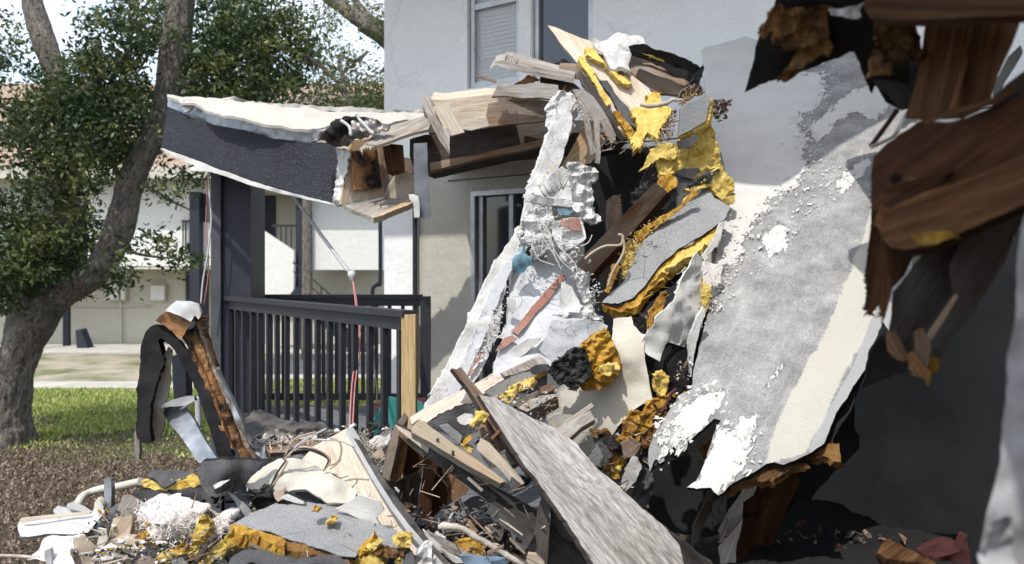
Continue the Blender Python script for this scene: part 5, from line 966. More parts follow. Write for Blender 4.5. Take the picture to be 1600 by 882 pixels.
T('curled_felt', 'thick black curled felt lying at the foot of the arch', 'felt', 'G 1203,305 1245,258 1300,245 1370,236 1480,238 1590,235 X 420,722 H 300,290 260,310 200,360 150,425 100,470 60,482 G 1440,440 1380,452 1310,448 1260,400 1225,350', (2.98, 0, 0), 'felt_grey', wr=.03, ws=5, bumps=[(350, 735, 20, .06)], th=.03, step=6)
T('curled_felt', 'black felt tongue with a pale paint patch right of the arch foot', 'felt', 'H 0,400 60,385 100,400 90,440 30,470 0,480 G 1340,440 1330,400 1400,360', 2.92, 'felt_black', wr=.02)
T('white_flake', 'pale paint patch on the black felt tongue', 'flake', 'G 1335,385 1380,365 1420,362 1400,380 1350,405', 2.9, 'chalk', th=.005, jag=1)
T('felt_scrap', 'grey bent felt triangle below the curled black felt', 'felt', 'H 50,470 100,490 180,570 210,600 160,620 110,560', 2.95, 'cap_sheet', wr=.02)
T('char_mass', 'black tangled shreds between the curled felts', 'debris', 'H 210,470 260,445 310,470 340,540 300,560 240,570 190,560', 2.95, 'char', th=.05, wr=.04, jag=3)
# cotton-like insulation
def blob(name, s, dep, mat, label, cat, thick=.12, amp=.03, hair=900, step=4):
    o = sheet(name, s, dep, mat, th=thick, wr=amp, ws=16, jag=2.5, seg=3, step=step, layers=3, label=label, cat=cat, bumps=[(lambda p: (sum(q[0] for q in p) / len(p), sum(q[1] for q in p) / len(p), 24, .07))(parse(s))])
    D, F, nr_ = sheet.last; r = random.Random(3); vs = []; fs = []
    for _ in range(hair):
        p = F[r.randrange(len(F))] + Vector((r.gauss(0, .008), r.gauss(0, .004), r.gauss(0, .008))); d_ = (nr_ * r.uniform(.1, 1) + Vector((r.gauss(0, .9), r.gauss(0, .5), r.gauss(0, .9)))).normalized() * r.uniform(.012, .035); e_ = d_.cross(nr_).normalized() * .0012
        m_ = p + d_ * .6 + Vector((r.gauss(0, .006), r.gauss(0, .006), r.gauss(0, .006))); k = len(vs); vs += [p - e_, p + e_, m_ + e_, m_ - e_, p + d_]; fs += [(k, k + 1, k + 2, k + 3), (k + 3, k + 2, k + 4)]
    mesh_obj('fibres', vs, fs, mat, o, kind='stuff'); return o
blob('insulation_wad', 'G 845,625 860,570 878,520 905,500 960,505 1020,518 1100,540 1180,552 1235,568 1245,620 1225,690 1180,712 1110,700 1060,712 1000,705 960,722 900,702 860,670', 2.92, 'fibre', 'fluffy white insulation wad among the rubble', 'insulation')
blob('insulation_wad', 'G 1300,650 1330,605 1370,590 1415,592 1425,630 1390,665 1340,700 1305,690', 2.9, 'fibre', 'smaller white insulation tuft right of the yellow foam stick', 'insulation', hair=300)
T('siding_board', 'long white siding board jutting out at the left end of the heap', 'siding', 'G 108,630 128,600 300,582 560,560 650,545 640,580 600,622 545,682 440,690 340,692 240,702 130,712 112,665', [(30, 820, 3.0), (160, 805, 3.0), (90, 800, 3.1)], 'white_plastic', ext=(0, 4, .04), wr=.006, jag=.6)
T('siding_edge', 'tan exposed edge along the top of the white siding board', 'siding', 'G 120,608 128,598 300,580 560,558 560,572 300,600 125,628', 2.97, 'wood_pale', th=.01)
T('white_board', 'white boxed trim piece behind the siding board', 'trim', 'G 330,545 358,520 420,535 520,558 500,575 345,575', [(85, 795, 3.15), (130, 800, 3.15), (95, 790, 3.25)], 'white_plastic', ext=(0, 3, .05))
T('white_board', 'small white boxed trim piece right of the other trim piece', 'trim', 'G 415,512 450,495 520,522 578,556 520,562 430,532', [(105, 788, 3.15), (145, 800, 3.15), (110, 784, 3.25)], 'white_plastic', ext=(0, 3, .05))
T('white_scrap', 'small upright white wedge left of the metal stake', 'scrap', 'G 575,555 580,510 600,478 618,475 650,520 645,545', 3.08, 'sheet_cream', th=.03)
T('metal_sheet', 'pale bluish metal sheet scrap below the metal stake', 'scrap', 'G 622,632 655,590 690,530 745,500 735,545 715,590 690,620', 3.02, 'galvanised', wr=.02)
T('wood_block', 'grey square timber block left of the insulation wad', 'lumber', 'G 715,585 738,520 762,452 808,448 835,462 868,482 835,570 800,578', 3.0, 'wood_weathered', ext=(8, 1, .06), side='wood_dark')
T('wood_block', 'beige smooth block standing below the grey timber block', 'lumber', 'G 702,598 740,585 822,574 816,640 806,690 780,728 720,740 665,742 680,680', 2.86, 'wood_pale', ext=(6, 0, .06))
T('fabric', 'draped bright white plastic sheet at the lower left', 'plastic sheet', 'G 215,900 240,830 280,765 330,705 420,695 520,692 540,730 470,760 458,800 470,850 480,900', [(60, 880, 2.75), (130, 840, 2.8), (90, 820, 2.9)], 'white_plastic', wr=.05, ws=5, th=.006)
T('fabric', 'dark slot strip on the draped white sheet', 'plastic sheet', 'G 290,790 325,775 330,882 290,882 282,840', 2.7, 'cable_grey', wr=.02)
T('ply_scrap', 'layered grey-brown ply scrap at the lower left', 'plywood', 'G 455,722 490,715 540,755 590,812 600,860 570,900 485,900 460,830', 2.78, 'cardboard', th=.03, jag=1.8)
T('foil_scrap', 'crumpled silver foil above the layered ply scrap', 'foil', 'G 530,690 545,630 580,645 600,640 605,690 570,735 540,735', 2.88, 'galvanised', wr=.06, ws=16)
T('white_scrap', 'grey-white cloth scrap left of the beige block', 'scrap', 'G 605,660 690,665 670,730 655,790 600,770', 2.84, 'sheet_cream', wr=.03)
T('foam_lump', 'tan foam lump in front of the beige block', 'foam', 'G 658,780 670,745 720,728 820,735 905,745 860,775 810,785 700,790', 2.8, 'cardboard', th=.06, wr=.03)
T('foam_chunk', 'orange foam lump under the insulation wad', 'foam', 'G 820,735 850,710 900,715 905,748 860,755', 2.82, 'foam_orange', th=.05)
T('foam_stick', 'thick yellow foam stick standing right of the insulation wad', 'foam', 'G 1148,875 1170,800 1200,720 1215,655 1240,600 1275,562 1302,600 1300,660 1270,730 1235,790 1200,850 1178,885', (2.78, 0, 0), 'foam_yellow', ext=(8, 2, .06), wr=.02)
T('foam_stick', 'flat yellow foam wedge lying left of the big grey slab', 'foam', 'G 1238,855 1290,800 1350,755 1430,690 1480,690 1535,705 1500,745 1420,800 1340,850 1290,890 1260,890', (2.74, 0, 0), 'foam_yellow', ext=(3, 6, .05), wr=.015)
T('felt_scrap', 'grey felt leftover under the flat yellow foam wedge', 'felt', 'G 1180,890 1230,850 1300,880 1400,830 1420,900 1180,900', 2.76, 'cap_sheet')
for i, (s, l, m) in enumerate((('G 560,830 620,800 680,790 760,810 850,845 950,860 1100,840 1160,825', 'dark wire snaking along the lower left rubble', 'cable_black'), ('G 0,828 120,832 240,842 460,850', 'thin rusty wire stretched at the lower left edge', 'twig'), ('G 1220,870 1280,780 1340,700', 'thin dark stick between the foam pieces', 'wood_dark'))):
    tube('wire', s, 2.72, .006 if i < 2 else .012, m, None, l, 'wire')
bg_ = empty('roof_board', 'large cracked grey roof slab with yellow foam edge lying on the heap', 'insulation board', P(500, 820, 2.8))
BG = [(370, 820, 2.68), (640, 860, 2.66), (480, 785, 2.9)]
sheet('cap_face', 'H 90,650 150,615 220,580 280,555 330,535 400,545 480,530 580,540 700,546 760,590 800,622 900,655 1020,692 1085,760 1075,805 990,808 900,770 850,745 835,770 785,842 700,838 600,802 500,768 440,755 385,738 300,700 180,680', BG, 'cap_sheet', th=.012, parent=bg_, wr=.004, grain='X 380,810 640,850')
sheet('foam_core', 'H 68,668 92,650 180,682 300,702 390,742 380,792 335,782 260,740 190,712 100,695', [(a, b, c - .01) for a, b, c in BG], 'foam_orange', th=.05, parent=bg_)
sheet('foam_core', 'H 378,742 500,770 600,805 735,850 760,870 700,862 600,820 500,812 440,815 372,792', [(a, b, c + .01) for a, b, c in BG], 'foam_brown', th=.05, parent=bg_)
sheet('foam_core', 'H 290,730 335,722 372,740 380,775 340,778 300,755', 2.66, 'foam_yellow', th=.04, parent=bg_)
FZ = [('H 795,805 840,775 885,738 912,765 905,800 860,830 810,835', 'foam_orange', 'orange foam lump on the front edge of the large slab'), ('H 838,780 885,738 912,765 905,790 870,800', 'foam_yellow', 'yellow top of the foam lump on the slab front edge'), ('H 1000,762 1030,725 1062,714 1100,742 1095,790 1040,795', 'foam_yellow', 'yellow foam corner at the right end of the large slab'),
      ('H 882,790 960,805 1062,815 1060,835 980,845 905,825', 'foam_brown', 'brown foam flake along the slab front right'), ('H 740,850 800,840 900,836 950,882 960,900 742,900', 'foam_yellow', 'yellow foam mass below the slab at the bottom edge'), ('H 1000,882 1040,845 1052,870 1050,900', 'foam_yellow', 'small yellow foam wedge at the bottom edge'),
      ('H 615,655 655,618 680,635 660,652', 'foam_yellow', 'small foam crumb in the crack of the large slab'), ('H 535,580 550,560 580,585', 'foam_orange', 'tiny orange crumb on the upper part of the large slab')]
for i, (s, m, l) in enumerate(FZ): T('foam_chunk', l, 'foam', s, 2.6 if i < 6 else 2.72, m, th=.05, wr=.02, jag=1.8)
T('felt_slab', 'cracked dark grey felt sheet below the large slab', 'felt', 'H 50,900 100,840 220,778 300,780 375,796 500,818 620,840 735,868 760,900', [(380, 880, 2.5), (540, 880, 2.5), (440, 855, 2.65)], 'felt_grey', th=.03, wr=.02)
T('membrane_scrap', 'bright white smooth scrap between the slab and the tilted plywood', 'roofing', 'H 668,572 740,530 805,488 860,502 930,528 948,575 925,600 898,622 925,668 860,645 800,622 740,592', 2.82, 'sheet_white', th=.008, wr=.012, jag=1)
T('white_scrap', 'thin white board edge above the large slab', 'scrap', 'H 355,505 390,490 440,512 500,540 440,532', 2.86, 'white_plastic', th=.02)
T('cardboard_scrap', 'tan scrap left of the thin white board edge', 'scrap', 'H 320,470 380,450 385,500 350,520 330,500', 2.95, 'cardboard', th=.03, wr=.02)
T('felt_scrap', 'dark grey felt scrap at the bottom edge right of the yellow foam', 'felt', 'H 1040,882 1060,830 1110,800 1130,850 1120,900', 2.62, 'felt_grey', wr=.03)
# --- under the leaning roof sheet
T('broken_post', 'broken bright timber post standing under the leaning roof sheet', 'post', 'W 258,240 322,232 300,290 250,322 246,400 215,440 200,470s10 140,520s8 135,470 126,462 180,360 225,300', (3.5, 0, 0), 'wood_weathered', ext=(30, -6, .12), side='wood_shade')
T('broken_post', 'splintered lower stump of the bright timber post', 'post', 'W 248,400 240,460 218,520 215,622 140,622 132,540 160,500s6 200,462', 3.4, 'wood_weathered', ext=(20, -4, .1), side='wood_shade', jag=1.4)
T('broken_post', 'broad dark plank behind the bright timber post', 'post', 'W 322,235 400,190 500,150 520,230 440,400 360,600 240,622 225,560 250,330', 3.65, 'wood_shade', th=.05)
T('thin_board', 'thin dark board standing left of the bright timber post', 'board', 'W 92,262 118,270 80,400 20,530 5,540 12,440 60,350', 3.7, 'wood_dark', th=.03)
T('lumber', 'short cut lumber lying in the dark at bottom right', 'lumber', 'W 888,575 912,530 942,497 1040,545 1170,610 1190,650 960,650', [(1370, 865, 3.2), (1450, 880, 3.2), (1385, 845, 3.35)], 'wood_mid', ext=(0, 8, .06))
T('red_scrap', 'dark red scrap lying behind the short cut lumber', 'scrap', 'W 1080,555 1150,525 1250,508 1290,520 1290,560 1200,580 1120,580', 3.5, 'red_scrap', th=.05, wr=.03)
T('red_scrap', 'dark red piece at the bottom right beside the white post', 'scrap', 'W 1180,600 1290,560 1330,480 1345,622 1190,640', 3.4, 'red_scrap', th=.05, wr=.03)
T('felt_scrap', 'dark burnt pieces hanging in the hole of the leaning roof sheet', 'felt', 'V 415,510 440,500 470,470 510,420 470,520 440,600 430,550', 3.6, 'foam_brown', th=.02)
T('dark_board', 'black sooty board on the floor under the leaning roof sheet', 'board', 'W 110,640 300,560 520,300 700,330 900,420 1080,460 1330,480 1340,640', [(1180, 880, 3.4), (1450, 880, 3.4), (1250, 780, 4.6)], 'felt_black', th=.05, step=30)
# --- foreground debris, top right (close to the camera)
T('hanging_felt', 'black torn felt spikes hanging in from the top right', 'felt', 'M 112,-20 95,30 60,95 42,150 30,210 8,286 60,262 108,250 155,245 178,232 232,215 300,190 352,160 362,200 385,260 404,300 414,272 450,320 490,352 515,330 520,200 545,72 560,-20', [(1170, 130, 1.75), (1400, 20, 1.45), (1300, 20, 1.5)], 'felt_black', th=.012, wr=.012, ws=5, jag=.9)
T('hanging_felt', 'grey-black felt sheet behind the hanging spikes near the beam', 'felt', 'M 250,80 400,60 540,60 560,200 530,340 492,350 420,270 352,160 240,170', 1.62, 'felt_grey', th=.01, wr=.01)
FG = [(1170, 130, 1.71), (1400, 20, 1.41), (1300, 20, 1.46)]
T('foam_sheet', 'ragged brown foam layer stuck on the black hanging spikes', 'foam', 'M 45,105 75,70 105,20 140,30 200,22 272,30 262,60 278,90 270,118 285,135 280,158 240,180 200,205 160,245 135,242 108,250 150,195 192,140 140,160 128,140 98,138 92,100 70,122', FG, 'foam_brown', th=.02, jag=1.6, wr=.012)
T('foam_sheet', 'second brown foam layer beside the hanging beam', 'foam', 'M 420,60 480,45 540,65 556,120 558,170 545,192 512,178 500,205 480,200 452,242 435,232 412,232 402,200 420,130 405,100', (1.42, 0, 0), 'foam_brown', th=.03, jag=1.8, wr=.015)
T('foam_sheet', 'dark tan torn flap at the very top edge', 'foam', 'M 130,-10 160,-10 190,25 140,32', 1.62, 'foam_brown', th=.01)
T('header_beam', 'dark grey-brown header beam across the top right corner', 'beam', 'M 382,-20 900,-30 900,46 780,50 620,58 480,62 400,58 382,30', [(1360, 10, 1.3), (1590, 10, 1.1), (1500, -10, 1.2)], 'wood_mid', ext=(4, 12, .1), jag=.8)
T('white_splinter', 'white splinter stuck left of the header beam end', 'splinter', 'M 275,25 330,18 372,10 388,2 384,28 375,50 330,50 290,40', 1.4, 'chalk', th=.02)
T('hanging_beam', 'wide brown plywood strip hanging below the header beam', 'beam', 'M 574,62 700,62 842,56 870,70 850,130 800,240 780,310 740,350 690,372 560,378 508,372 522,320 545,250 562,150', [(1440, 40, 1.42), (1580, 40, 1.3), (1480, 180, 1.4)], 'wood_mid', th=.03, side='wood_pale', jag=.7, grain='X 1500,30 1470,180')
T('cross_timber', 'dark timber crossing at the right edge below the white gap', 'beam', 'M 790,300 830,262 900,210 900,335 850,350 780,340', 1.25, 'wood_dark', th=.08)
T('white_strip', 'narrow white strip seen between the hanging beams at right', 'strip', 'M 870,142 878,165 850,215 820,262 800,310 784,306 790,250 802,240 830,180', 1.9, 'post_white', th=.01)  # bright gap sheet
T('white_splinter', 'white splinter at the lower end of the hanging plywood strip', 'splinter', 'M 490,410 500,388 540,345 558,340 552,370 520,395', 1.5, 'chalk', th=.02)
T('broken_timber', 'thick dark broken timber with ragged left edge, right side', 'beam', 'M 410,490 450,455 500,420 560,380 640,385 700,370 790,330 900,290 900,600 800,650 720,700 660,720s10 560,762s14 450,740s10 420,690s9 408,640s6', [(1370, 250, 1.45), (1590, 200, 1.2), (1450, 350, 1.35)], 'wood_shade', th=.09, jag=1.6, grain='X 1380,360 1590,220', wr=.006)
T('broken_timber', 'grey timber stub with a round end poking left from the dark timber', 'beam', 'F 402,110 415,75 440,60 500,32 600,0 740,-60 740,55 660,90 600,118 530,150 470,162 430,158s6 408,138s5', [(1380, 360, 1.2), (1590, 290, 1.05), (1450, 380, 1.15)], 'wood_mid', ext=(2, 16, .08), side='wood_shade', jag=1.2, grain='X 1380,360 1590,290')
T('hanging_plywood', 'brown splintered plywood hanging below the timber stub', 'plywood', 'F 384,50 408,140 470,165 480,180 460,220 430,252 400,290s12 380,315s16 365,300s6 372,260s5 368,220s4 376,150 382,100', (1.5, 0, 0), 'wood_mid', th=.02, jag=1.2)
T('hanging_board', 'long dark board hanging down with splintered foot, left one', 'board', 'F 432,260 480,200 540,130 600,100 640,90 600,230 560,300 500,370 470,415s18 425,402 415,380 428,320', (1.45, 0, 0), 'wood_dark', th=.03, jag=1)
T('hanging_board', 'long dark board hanging down with splintered foot, right one', 'board', 'F 560,200 600,120 660,85 740,40 740,60 690,190 620,300 560,380 535,440 520,452s20 490,442 478,412s6 500,360 570,260', (1.38, 0, 0), 'wood_dark', th=.03, jag=1)
T('lit_edge', 'thin pale split edge on the right hanging board', 'splinter', 'F 478,445 470,420 500,370 540,310 575,262 582,268 545,330 505,390 492,420', 1.34, 'wood_fresh', th=.01)
T('rag', 'pale brown torn end below the left hanging board', 'splinter', 'F 418,352 440,350 465,400 475,415 452,418 420,395', 1.4, 'wood_brown', th=.02, jag=2)
T('foam_chunk', 'orange foam tuft at the foot of the right hanging board', 'foam', 'F 490,415 520,405 540,425 538,440 518,455 496,440', 1.33, 'foam_orange', th=.03)
T('foam_chunk', 'dull orange foam under the timber stub', 'foam', 'M 530,745 580,730 660,725 660,742 610,765 560,768', 1.12, 'foam_orange', th=.03)
T('felt_flap', 'dark felt flap reaching right from the roof sheet corner', 'felt', 'F 415,330 440,390 480,425 470,440 420,455 360,480 375,420', 2.6, 'felt_black', th=.01)
tube('wire', 'M 485,345 450,395 402,460', 1.6, .0055, 'red_scrap', None, 'brown rod slanting in front of the leaning roof sheet', 'rod'); tube('wire', 'M 402,462 440,445 475,425 500,385 520,350', 1.58, .004, 'twig', None, 'thin bent wire crossing the brown rod', 'wire')
T('white_post', 'blurred white post standing very close at the right edge', 'post', 'F 748,40 732,110 720,200 714,280 706,380 696,480 682,600 664,700 646,765 636,882 636,950 760,950 760,40', (.95, 0, 0), 'post_white', th=.12, jag=1.2, wr=.01, ws=8)
T('post_chunk', 'blurred chipped block at the foot of the white post', 'plaster', 'F 642,772 662,758 700,770 712,830 720,950 634,950', .9, 'post_white', th=.06, jag=2, wr=.02, ws=16)
# upper roof remains above the camera, right (its shade falls on the hanging pieces)
tag(boxes('upper_roof_deck', [(.32, 4.4, -5, 1.85, 3.15, 3.3)], 'wood_dark'), 'remaining roof deck overhead at the right', 'roof')
lp = [(1.45, 1.86), (4.4, 1.86), (4.4, 4.0), (1.8, 4.0), (1.7, 3.2), (1.4, 3.1)]
mesh_obj('upper_roof_deck', [Vector((x, y, 3.78)) for x, y in lp] + [Vector((x, y, 3.93)) for x, y in lp], [tuple(range(6))[::-1], tuple(range(6, 12))] + [(i, (i + 1) % 6, 6 + (i + 1) % 6, 6 + i) for i in range(6)], 'wood_dark', None, False, label='broken outer piece of roof deck overhead beyond the nearer deck', cat='roof')
T('felt_lining', 'black felt sheet hanging in the dark hollow behind the leaning roof sheet', 'felt', 'X 960,500 1120,480 1330,560 1340,700 1250,800 1100,840 960,820 930,700', [(960, 500, 4.6), (1340, 560, 5.1), (1100, 840, 4.4)], 'felt_black', step=30, wr=.03)  # hollow dark backing
# --- rubble: mound and chips
def hgt(x, y):
    l = max(0, min(1, (x + 2.35) / .8)); f = max(0, min(1, (y - 1.9) / .5)); b = max(0, min(1, (4.6 - y) / .9))
    r_ = max(0, min(1, (.0 - x) / .9)); base = .38 + .62 * r_
    return base * l * l * (3 - 2 * l) * f * (b if x < .6 else max(b, .55)) + .05 * noise.fractal(Vector((x * 3, y * 3, 1)), 1, 2, 4)
vs = []; fs = []; nx, ny = 110, 70
for j in range(ny):
    for i in range(nx):
        x = -2.6 + i * 6.0 / (nx - 1); y = 1.7 + j * 3.9 / (ny - 1); vs.append(Vector((x, y, hgt(x, y) - .02)))
for j in range(ny - 1):
    for i in range(nx - 1): a = j * nx + i; fs.append((a, a + 1, a + nx + 1, a + nx))
mesh_obj('rubble_mound', vs, fs, 'char', None, label='dark rubble mound under the debris', cat='rubble', kind='stuff')
def chips(name, s, D, n, mats, label, smin=.01, smax=.05, seed=1, thick=.25, spread=.06, weights=None, elr=(.8, 3.2)):
    r = random.Random(seed); pl = [(a, b) for a, b, _ in parse(s)]; x0 = min(p[0] for p in pl); x1 = max(p[0] for p in pl); y0 = min(p[1] for p in pl); y1 = max(p[1] for p in pl)
    D = mk_dep(D, [(a, b, 0) for a, b in pl]); vs = []; fs = []; mi = []; k_ = 0
    while k_ < n:
        x = r.uniform(x0, x1); y = r.uniform(y0, y1)
        if not inside(np.array([x]), np.array([y]), pl)[0]: continue
        k_ += 1; p = P(x, y, D(x, y) + r.uniform(-spread, spread)); sz = smin + (smax - smin) * r.random() ** 2.2; el = r.uniform(*elr); m = r.choices(range(len(mats)), weights)[0]
        R = Matrix.Rotation(r.uniform(0, 6.28), 3, 'Z') @ Matrix.Rotation(r.gauss(0, .7), 3, 'X') @ Matrix.Rotation(r.gauss(0, .6), 3, 'Y'); q = r.randint(4, 6); an = sorted(r.uniform(0, 6.28) for _ in range(q)); k = len(vs); t_ = sz * thick * r.uniform(.3, 1.2)
        for zz in (-t_, t_):
            for a in an: vs.append(p + R @ Vector((math.cos(a) * sz * el * .5, math.sin(a) * sz * .5, zz + r.gauss(0, t_ * .3))))
        fs.append(tuple(range(k, k + q))[::-1]); fs.append(tuple(range(k + q, k + 2 * q))); mi += [m, m]
        for i in range(q): fs.append((k + i, k + (i + 1) % q, k + q + (i + 1) % q, k + q + i)); mi.append(m)
    mesh_obj(name, vs, fs, list(mats), None, False, label=label, cat='rubble', kind='stuff', mi=mi)
chips('rubble', 'G 450,882 420,720 620,560 860,480 1440,430 X 420,720 480,790 400,830 360,882', (2.95, 0, -.55), 380, ['plaster_white', 'cardboard', 'foam_orange', 'felt_grey', 'wood_weathered', 'char', 'fibre'], 'mixed crumbs of plaster, foam and wood among the lower left debris', .004, .022, 1, weights=[2, 3, 2, 3, 3, 4, 2])
chips('rubble', 'G 560,900 600,790 900,740 1200,700 1180,800 1100,900', (2.72, 0, 0), 280, ['fibre', 'fibre', 'foam_orange', 'foam_yellow', 'cardboard', 'char', 'felt_grey'], 'pale crumbs and foam bits along the bottom left edge', .004, .018, 2, weights=[3, 3, 2, 2, 3, 3, 3])
chips('rubble', 'I 60,545 180,690 300,882 620,882 600,760 480,640 300,640 240,700', (3.05, 0, -.1), 420, ['wood_dark', 'wood_weathered', 'char', 'felt_grey', 'chalk', 'wood_brown'], 'wood scraps and crumbs in the dark hollow under the timber box', .006, .035, 3, weights=[5, 2, 4, 2, 1, 2])
chips('rubble', 'J 230,430 300,440 440,330 500,300 560,290 480,380 440,480 400,560 330,640 240,560', (3.62, 0, 0), 420, ['char', 'foam_orange', 'red_scrap', 'felt_grey', 'chalk', 'dead_leaf'], 'burnt crumbs between the cream curtain and the leaning roof sheet', .004, .022, 4, weights=[4, 3, 3, 3, 1, 2])
chips('rubble', 'K 560,300 650,180 700,90 780,130 640,200 620,350 560,360', (4.5, 0, 0), 420, ['dead_leaf', 'foam_orange', 'char', 'cable_tan', 'foam_brown'], 'brown leaf litter and crumbs beside the small grey-topped board', .004, .016, 5)
chips('rubble', 'K 800,165 850,170 905,165 880,200 860,260 830,270 800,220', (4.6, 0, 0), 170, ['dead_leaf', 'char', 'cable_tan'], 'tuft of dry brown leaves right of the small grey-topped board', .006, .03, 6, spread=.03)
chips('rubble', 'N 200,380 330,340 420,400 520,560 600,760 X 940,500 925,500 900,440 850,400 800,400', (4.08, 0, 0), 520, ['chalk', 'plaster_rough', 'cable_tan', 'lath_wire', 'sheet_white', 'felt_grey'], 'white plaster crumbs clinging to the leaning stucco panel', .004, .016, 7, weights=[6, 5, 1, 1, 3, 1])
chips('rubble', 'E 330,600 380,500 400,430 480,150 560,0 520,180 440,350 400,470 385,560 350,700 240,860 220,860', [(690, 600, 3.72), (880, 160, 4.8), (930, 480, 4.05)], 380, ['chalk', 'plaster_rough', 'felt_grey', 'foil'], 'crumbs along the crack of the leaning stucco panel', .004, .014, 8, weights=[6, 4, 2, 1])
chips('rubble', 'I 380,240 520,200 640,150 745,170 760,260 700,300 640,440 560,500 440,420', (3.3, 0, 0), 300, ['foam_orange', 'char', 'wood_weathered', 'chalk', 'felt_grey', 'wood_pale'], 'crumbs around the pale plywood and the brown two-by-four', .004, .018, 9)
chips('rubble', 'E 780,480 850,300 1000,200 1060,190 900,340 860,470 800,560 900,620 1000,600 980,800 920,700', (4.12, 0, 0), 300, ['foam_yellow', 'foam_orange', 'char', 'felt_grey', 'cable_tan'], 'foam crumbs around the big diagonal roof board', .004, .016, 10)
chips('rubble', 'W 300,622 520,420 900,480 1330,520 1340,640 300,640', (3.7, 0, -.3), 260, ['wood_dark', 'char', 'red_scrap', 'felt_grey', 'wood_brown'], 'burnt scraps on the dark floor under the leaning roof sheet', .008, .045, 11)
chips('rubble', 'H 260,150 520,150 860,60 1000,120 940,380 800,200 560,200 300,290', (3.55, 0, -.2), 260, ['wood_weathered', 'char', 'foil', 'cardboard', 'sheet_white', 'char'], 'scraps below the railing beside the tilted plywood', .005, .03, 12)
# near splintered laths among the hanging timbers
for s, d, m, l in (('M 560,380 640,345 720,330 800,300 860,260 868,275 800,325 720,350 640,365 575,392', 1.22, 'wood_mid', 'narrow batten along the top of the thick dark broken timber'),
                   ('M 440,590 500,570 560,560 640,520 720,500 724,515 650,545 580,585 500,600 450,612s8', 1.3, 'wood_mid', 'split sliver lying across the thick dark broken timber'),
                   ('M 455,560 480,540 520,545 545,560 560,590 520,600 480,590', 1.33, 'wood_orange', 'torn reddish hole edge in the thick dark broken timber'),
                   ('F 405,215 420,205 432,250 420,300 410,330s10 400,300', 1.42, 'wood_mid', 'thin splinter hanging left of the long dark boards'),
                   ('F 480,350 500,340 520,380 515,420 505,440s12 485,420', 1.32, 'wood_brown', 'frayed fibre bundle at the foot of the right hanging board')):
    T('splinter', l, 'splinter', s, d, m, th=.02, jag=1)
# more broken sticks lying over the heap
rs = random.Random(21)
sticks = [('G 700,860 900,800 905,808 706,872', 'pale lath under the insulation wad'), ('G 990,800 1130,870 1124,880 985,812', 'pale lath pointing at the yellow foam stick'), ('H 180,760 330,830 325,842 174,770', 'grey lath below the front of the large slab'),
          ('Y 700,500 860,570 855,585 695,515', 'narrow brown lath in the gap left of the grey plank'), ('Y 560,640 640,560 650,568 570,652', 'short lath crossing the brown shaded beam'),
          ('J 130,400 230,330 236,340 136,412', 'thin lath over the cream curtain foot'), ('I 620,480 700,560 692,570 612,492', 'lath leaning on the dark sloping board'), ('E 840,560 980,640 976,650 834,572', 'charred lath under the big diagonal roof board'),
          ('E 560,20 640,130 630,136 550,28', 'pale lath behind the fluffy stucco lump'), ('B 300,340 400,372 396,382 296,350', 'thin lath left of the frayed board end'), ('U 250,230 330,300 322,310 244,240', 'thin pale lath on the dark sloping board'),
          ('U 480,560 560,640 552,650 472,570', 'short lath by the white torn sheet in the hollow'), ('U 350,640 440,600 444,610 354,652', 'short lath beside the bare branch')]
sd_ = [2.75, 2.75, 2.6, 3.1, 3.05, 3.4, 2.85, 4.0, 4.4, 4.8, 2.88, 2.75, 2.72]
for (s, l), d in zip(sticks, sd_): T('lath', l, 'lath', s, d, rs.choice(['wood_weathered', 'wood_pale', 'wood_brown']), th=.012, jag=.6)
chips('splinters', 'G 450,882 500,700 700,560 1000,480 1440,430 X 480,740 600,780 640,860 560,882', (2.85, 0, -.5), 130, ['wood_weathered', 'wood_pale', 'wood_brown', 'wood_dark'], 'thin wood splinters scattered over the lower left heap', .003, .009, 31, .3, elr=(8, 22))
chips('splinters', 'I 60,545 240,700 300,882 700,882 700,700 560,560 420,420 700,200 760,260 820,420 500,240 250,300', (3.0, 0, -.2), 80, ['wood_weathered', 'wood_pale', 'wood_brown', 'wood_burnt'], 'thin wood splinters scattered around the timber box', .003, .009, 32, .3, elr=(8, 24))
chips('splinters', 'J 130,430 240,420 300,440 440,330 560,290 440,480 400,560 330,640', (3.5, 0, 0), 110, ['wood_pale', 'char', 'cable_tan', 'red_scrap'], 'thin splinters and shreds below the cream curtain', .002, .007, 33, .3, elr=(8, 26))
chips('splinters', 'B 690,400 800,420 960,640 1100,660 1180,560 1260,470 1300,500 1180,680 900,700 760,600', (4.6, 0, 0), 90, ['wood_pale', 'wood_weathered', 'cable_tan', 'foam_orange'], 'thin splinters below the leaning plywood sheet', .003, .008, 34, .3, elr=(8, 24))
chips('splinters', 'E 640,380 740,600 760,640 1000,600 1160,600 1240,300 1200,260 900,560 760,560', (3.95, 0, 0), 90, ['wood_pale', 'foam_orange', 'cable_tan', 'char'], 'shreds around the lower edge of the big diagonal roof board', .002, .007, 35, .3, elr=(8, 24))
chips('splinters', 'H 260,140 560,150 760,100 900,160 940,400 860,240 740,120 600,200 300,280', (3.45, 0, 0), 140, ['wood_pale', 'wood_weathered', 'cable_grey'], 'slivers below the railing beside the tilted plywood', .003, .008, 36, .3, elr=(8, 24))
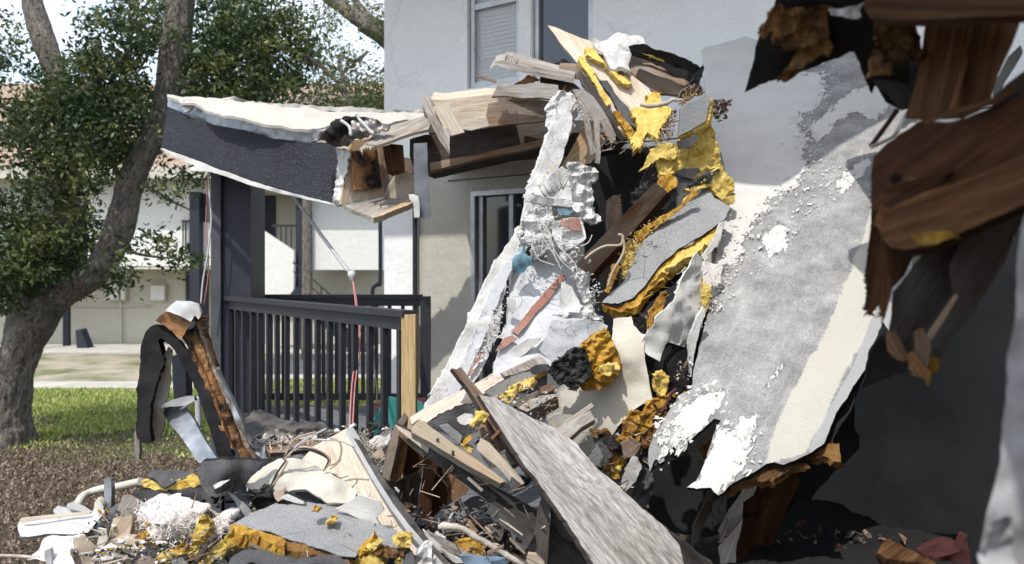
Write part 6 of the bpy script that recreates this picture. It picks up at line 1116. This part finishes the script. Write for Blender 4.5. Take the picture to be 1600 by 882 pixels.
EX = [('G 600,800 660,770 720,800 700,850 630,860', 2.72, 'fibre', 'torn white fluff beside the layered ply scrap', 'insulation'), ('G 690,800 760,790 840,810 830,850 740,870 690,850', 2.7, 'sheet_cream', 'cream torn sheet bit in front of the tan foam lump', 'scrap'),
      ('G 900,790 960,760 985,800 960,870 905,860 880,820', 2.7, 'felt_grey', 'dark grey felt shard in the middle of the lower left rubble', 'felt'), ('G 970,830 1040,800 1110,830 1080,870 990,870', 2.69, 'foam_yellow', 'yellow foam crumb left of the yellow foam stick foot', 'foam'),
      ('G 1080,790 1150,770 1190,800 1130,830 1075,820', 2.71, 'foam_orange', 'amber foam crumb beside the yellow foam stick', 'foam'), ('G 840,860 900,850 960,882 940,900 840,900', 2.66, 'wood_brown', 'brown chip at the bottom edge of the lower left rubble', 'wood scrap'),
      ('G 1060,850 1130,840 1170,882 1160,900 1060,900', 2.66, 'cap_sheet', 'grey roofing corner at the bottom edge left of the foam stick', 'roofing'),
      ('K 690,560 760,520 830,480 845,490 780,540 705,580', 4.33, 'char', 'charred seam between the two yellow foam faces', 'debris'),
      ('K 560,520 600,510 640,520 640,560 590,600 555,580', 4.38, 'foam_orange', 'orange foam showing through the dark swirled felt', 'foam'),
      ('E 880,300 940,255 1060,185 1120,120 1140,130 1060,200 950,285 900,335', 4.22, 'foam_orange', 'amber foam edge along the upper left side of the big diagonal roof board', 'foam'),
      ('E 1225,250 1240,240 1228,300 1190,360 1160,400 1150,380 1190,320', 4.0, 'sheet_white', 'white torn lip at the right corner of the big diagonal roof board', 'roofing'),
      ('E 1160,400 1200,410 1235,420 1220,470 1180,500 1155,480 1150,440', 3.95, 'fibre', 'fluffy pale fibres at the left edge of the leaning roof sheet', 'insulation'),
      ('E 1155,480 1185,500 1180,560 1160,620 1150,560', 3.9, 'foam_yellow', 'thin yellow foam strip beside the white wrinkled flap', 'foam'),
      ('J 560,110 590,40 612,0 622,10 600,80 580,160 570,240 562,180', 3.72, 'plaster_rough', 'ragged pale edge strip along the left border of the leaning roof sheet', 'roofing'),
      ('J 400,440 440,400 480,350 500,360 470,430 430,480 405,490', 3.56, 'foam_brown', 'brown foam shred under the amber foam band', 'foam'),
      ('J 330,470 370,450 400,470 380,510 340,520', 3.5, 'wood_brown', 'broken brown wood chip left of the hanging felt stalactite', 'wood scrap'),
      ('J 250,430 290,440 330,470 320,500 290,490 255,455', 3.52, 'char', 'charred shred below the cream curtain edge', 'debris'),
      ('Y 460,690 520,670 560,760 600,840 560,850 500,780', 3.0, 'wood_weathered', 'pale board sliver with a shadow beside the pointed dark board', 'board'),
      ('M 720,60 740,60 700,220 660,360 640,365 690,200', 1.36, 'wood_orange', 'orange split streak on the hanging plywood strip', 'splinter'),
      ('M 430,640 470,660 520,720 500,745s8 440,730s10 415,690', 1.36, 'wood_orange', 'orange torn wood at the lower left of the thick dark timber', 'splinter'),
      ('F 466,400 480,395 500,425 520,440 515,460s12 480,450s10 470,430', 1.31, 'wood_orange', 'orange splintered tip below the right hanging board', 'splinter')]
for s, d, m, l, c_ in EX: T('scrap' if c_ not in ('splinter', 'board') else c_, l, c_, s, d, m, th=.03 if d > 2 else .015)
chips('rubble', 'X 1150,300 1135,400 1115,480 1090,540 1075,600 1050,590 1080,520 1105,440 1120,380 1140,300', (3.95, 0, -.2), 260, ['foam_yellow', 'foam_brown', 'chalk', 'char', 'dead_leaf', 'fibre'], 'crumbs and fibres caught along the left edge of the leaning roof sheet', .003, .014, 41)
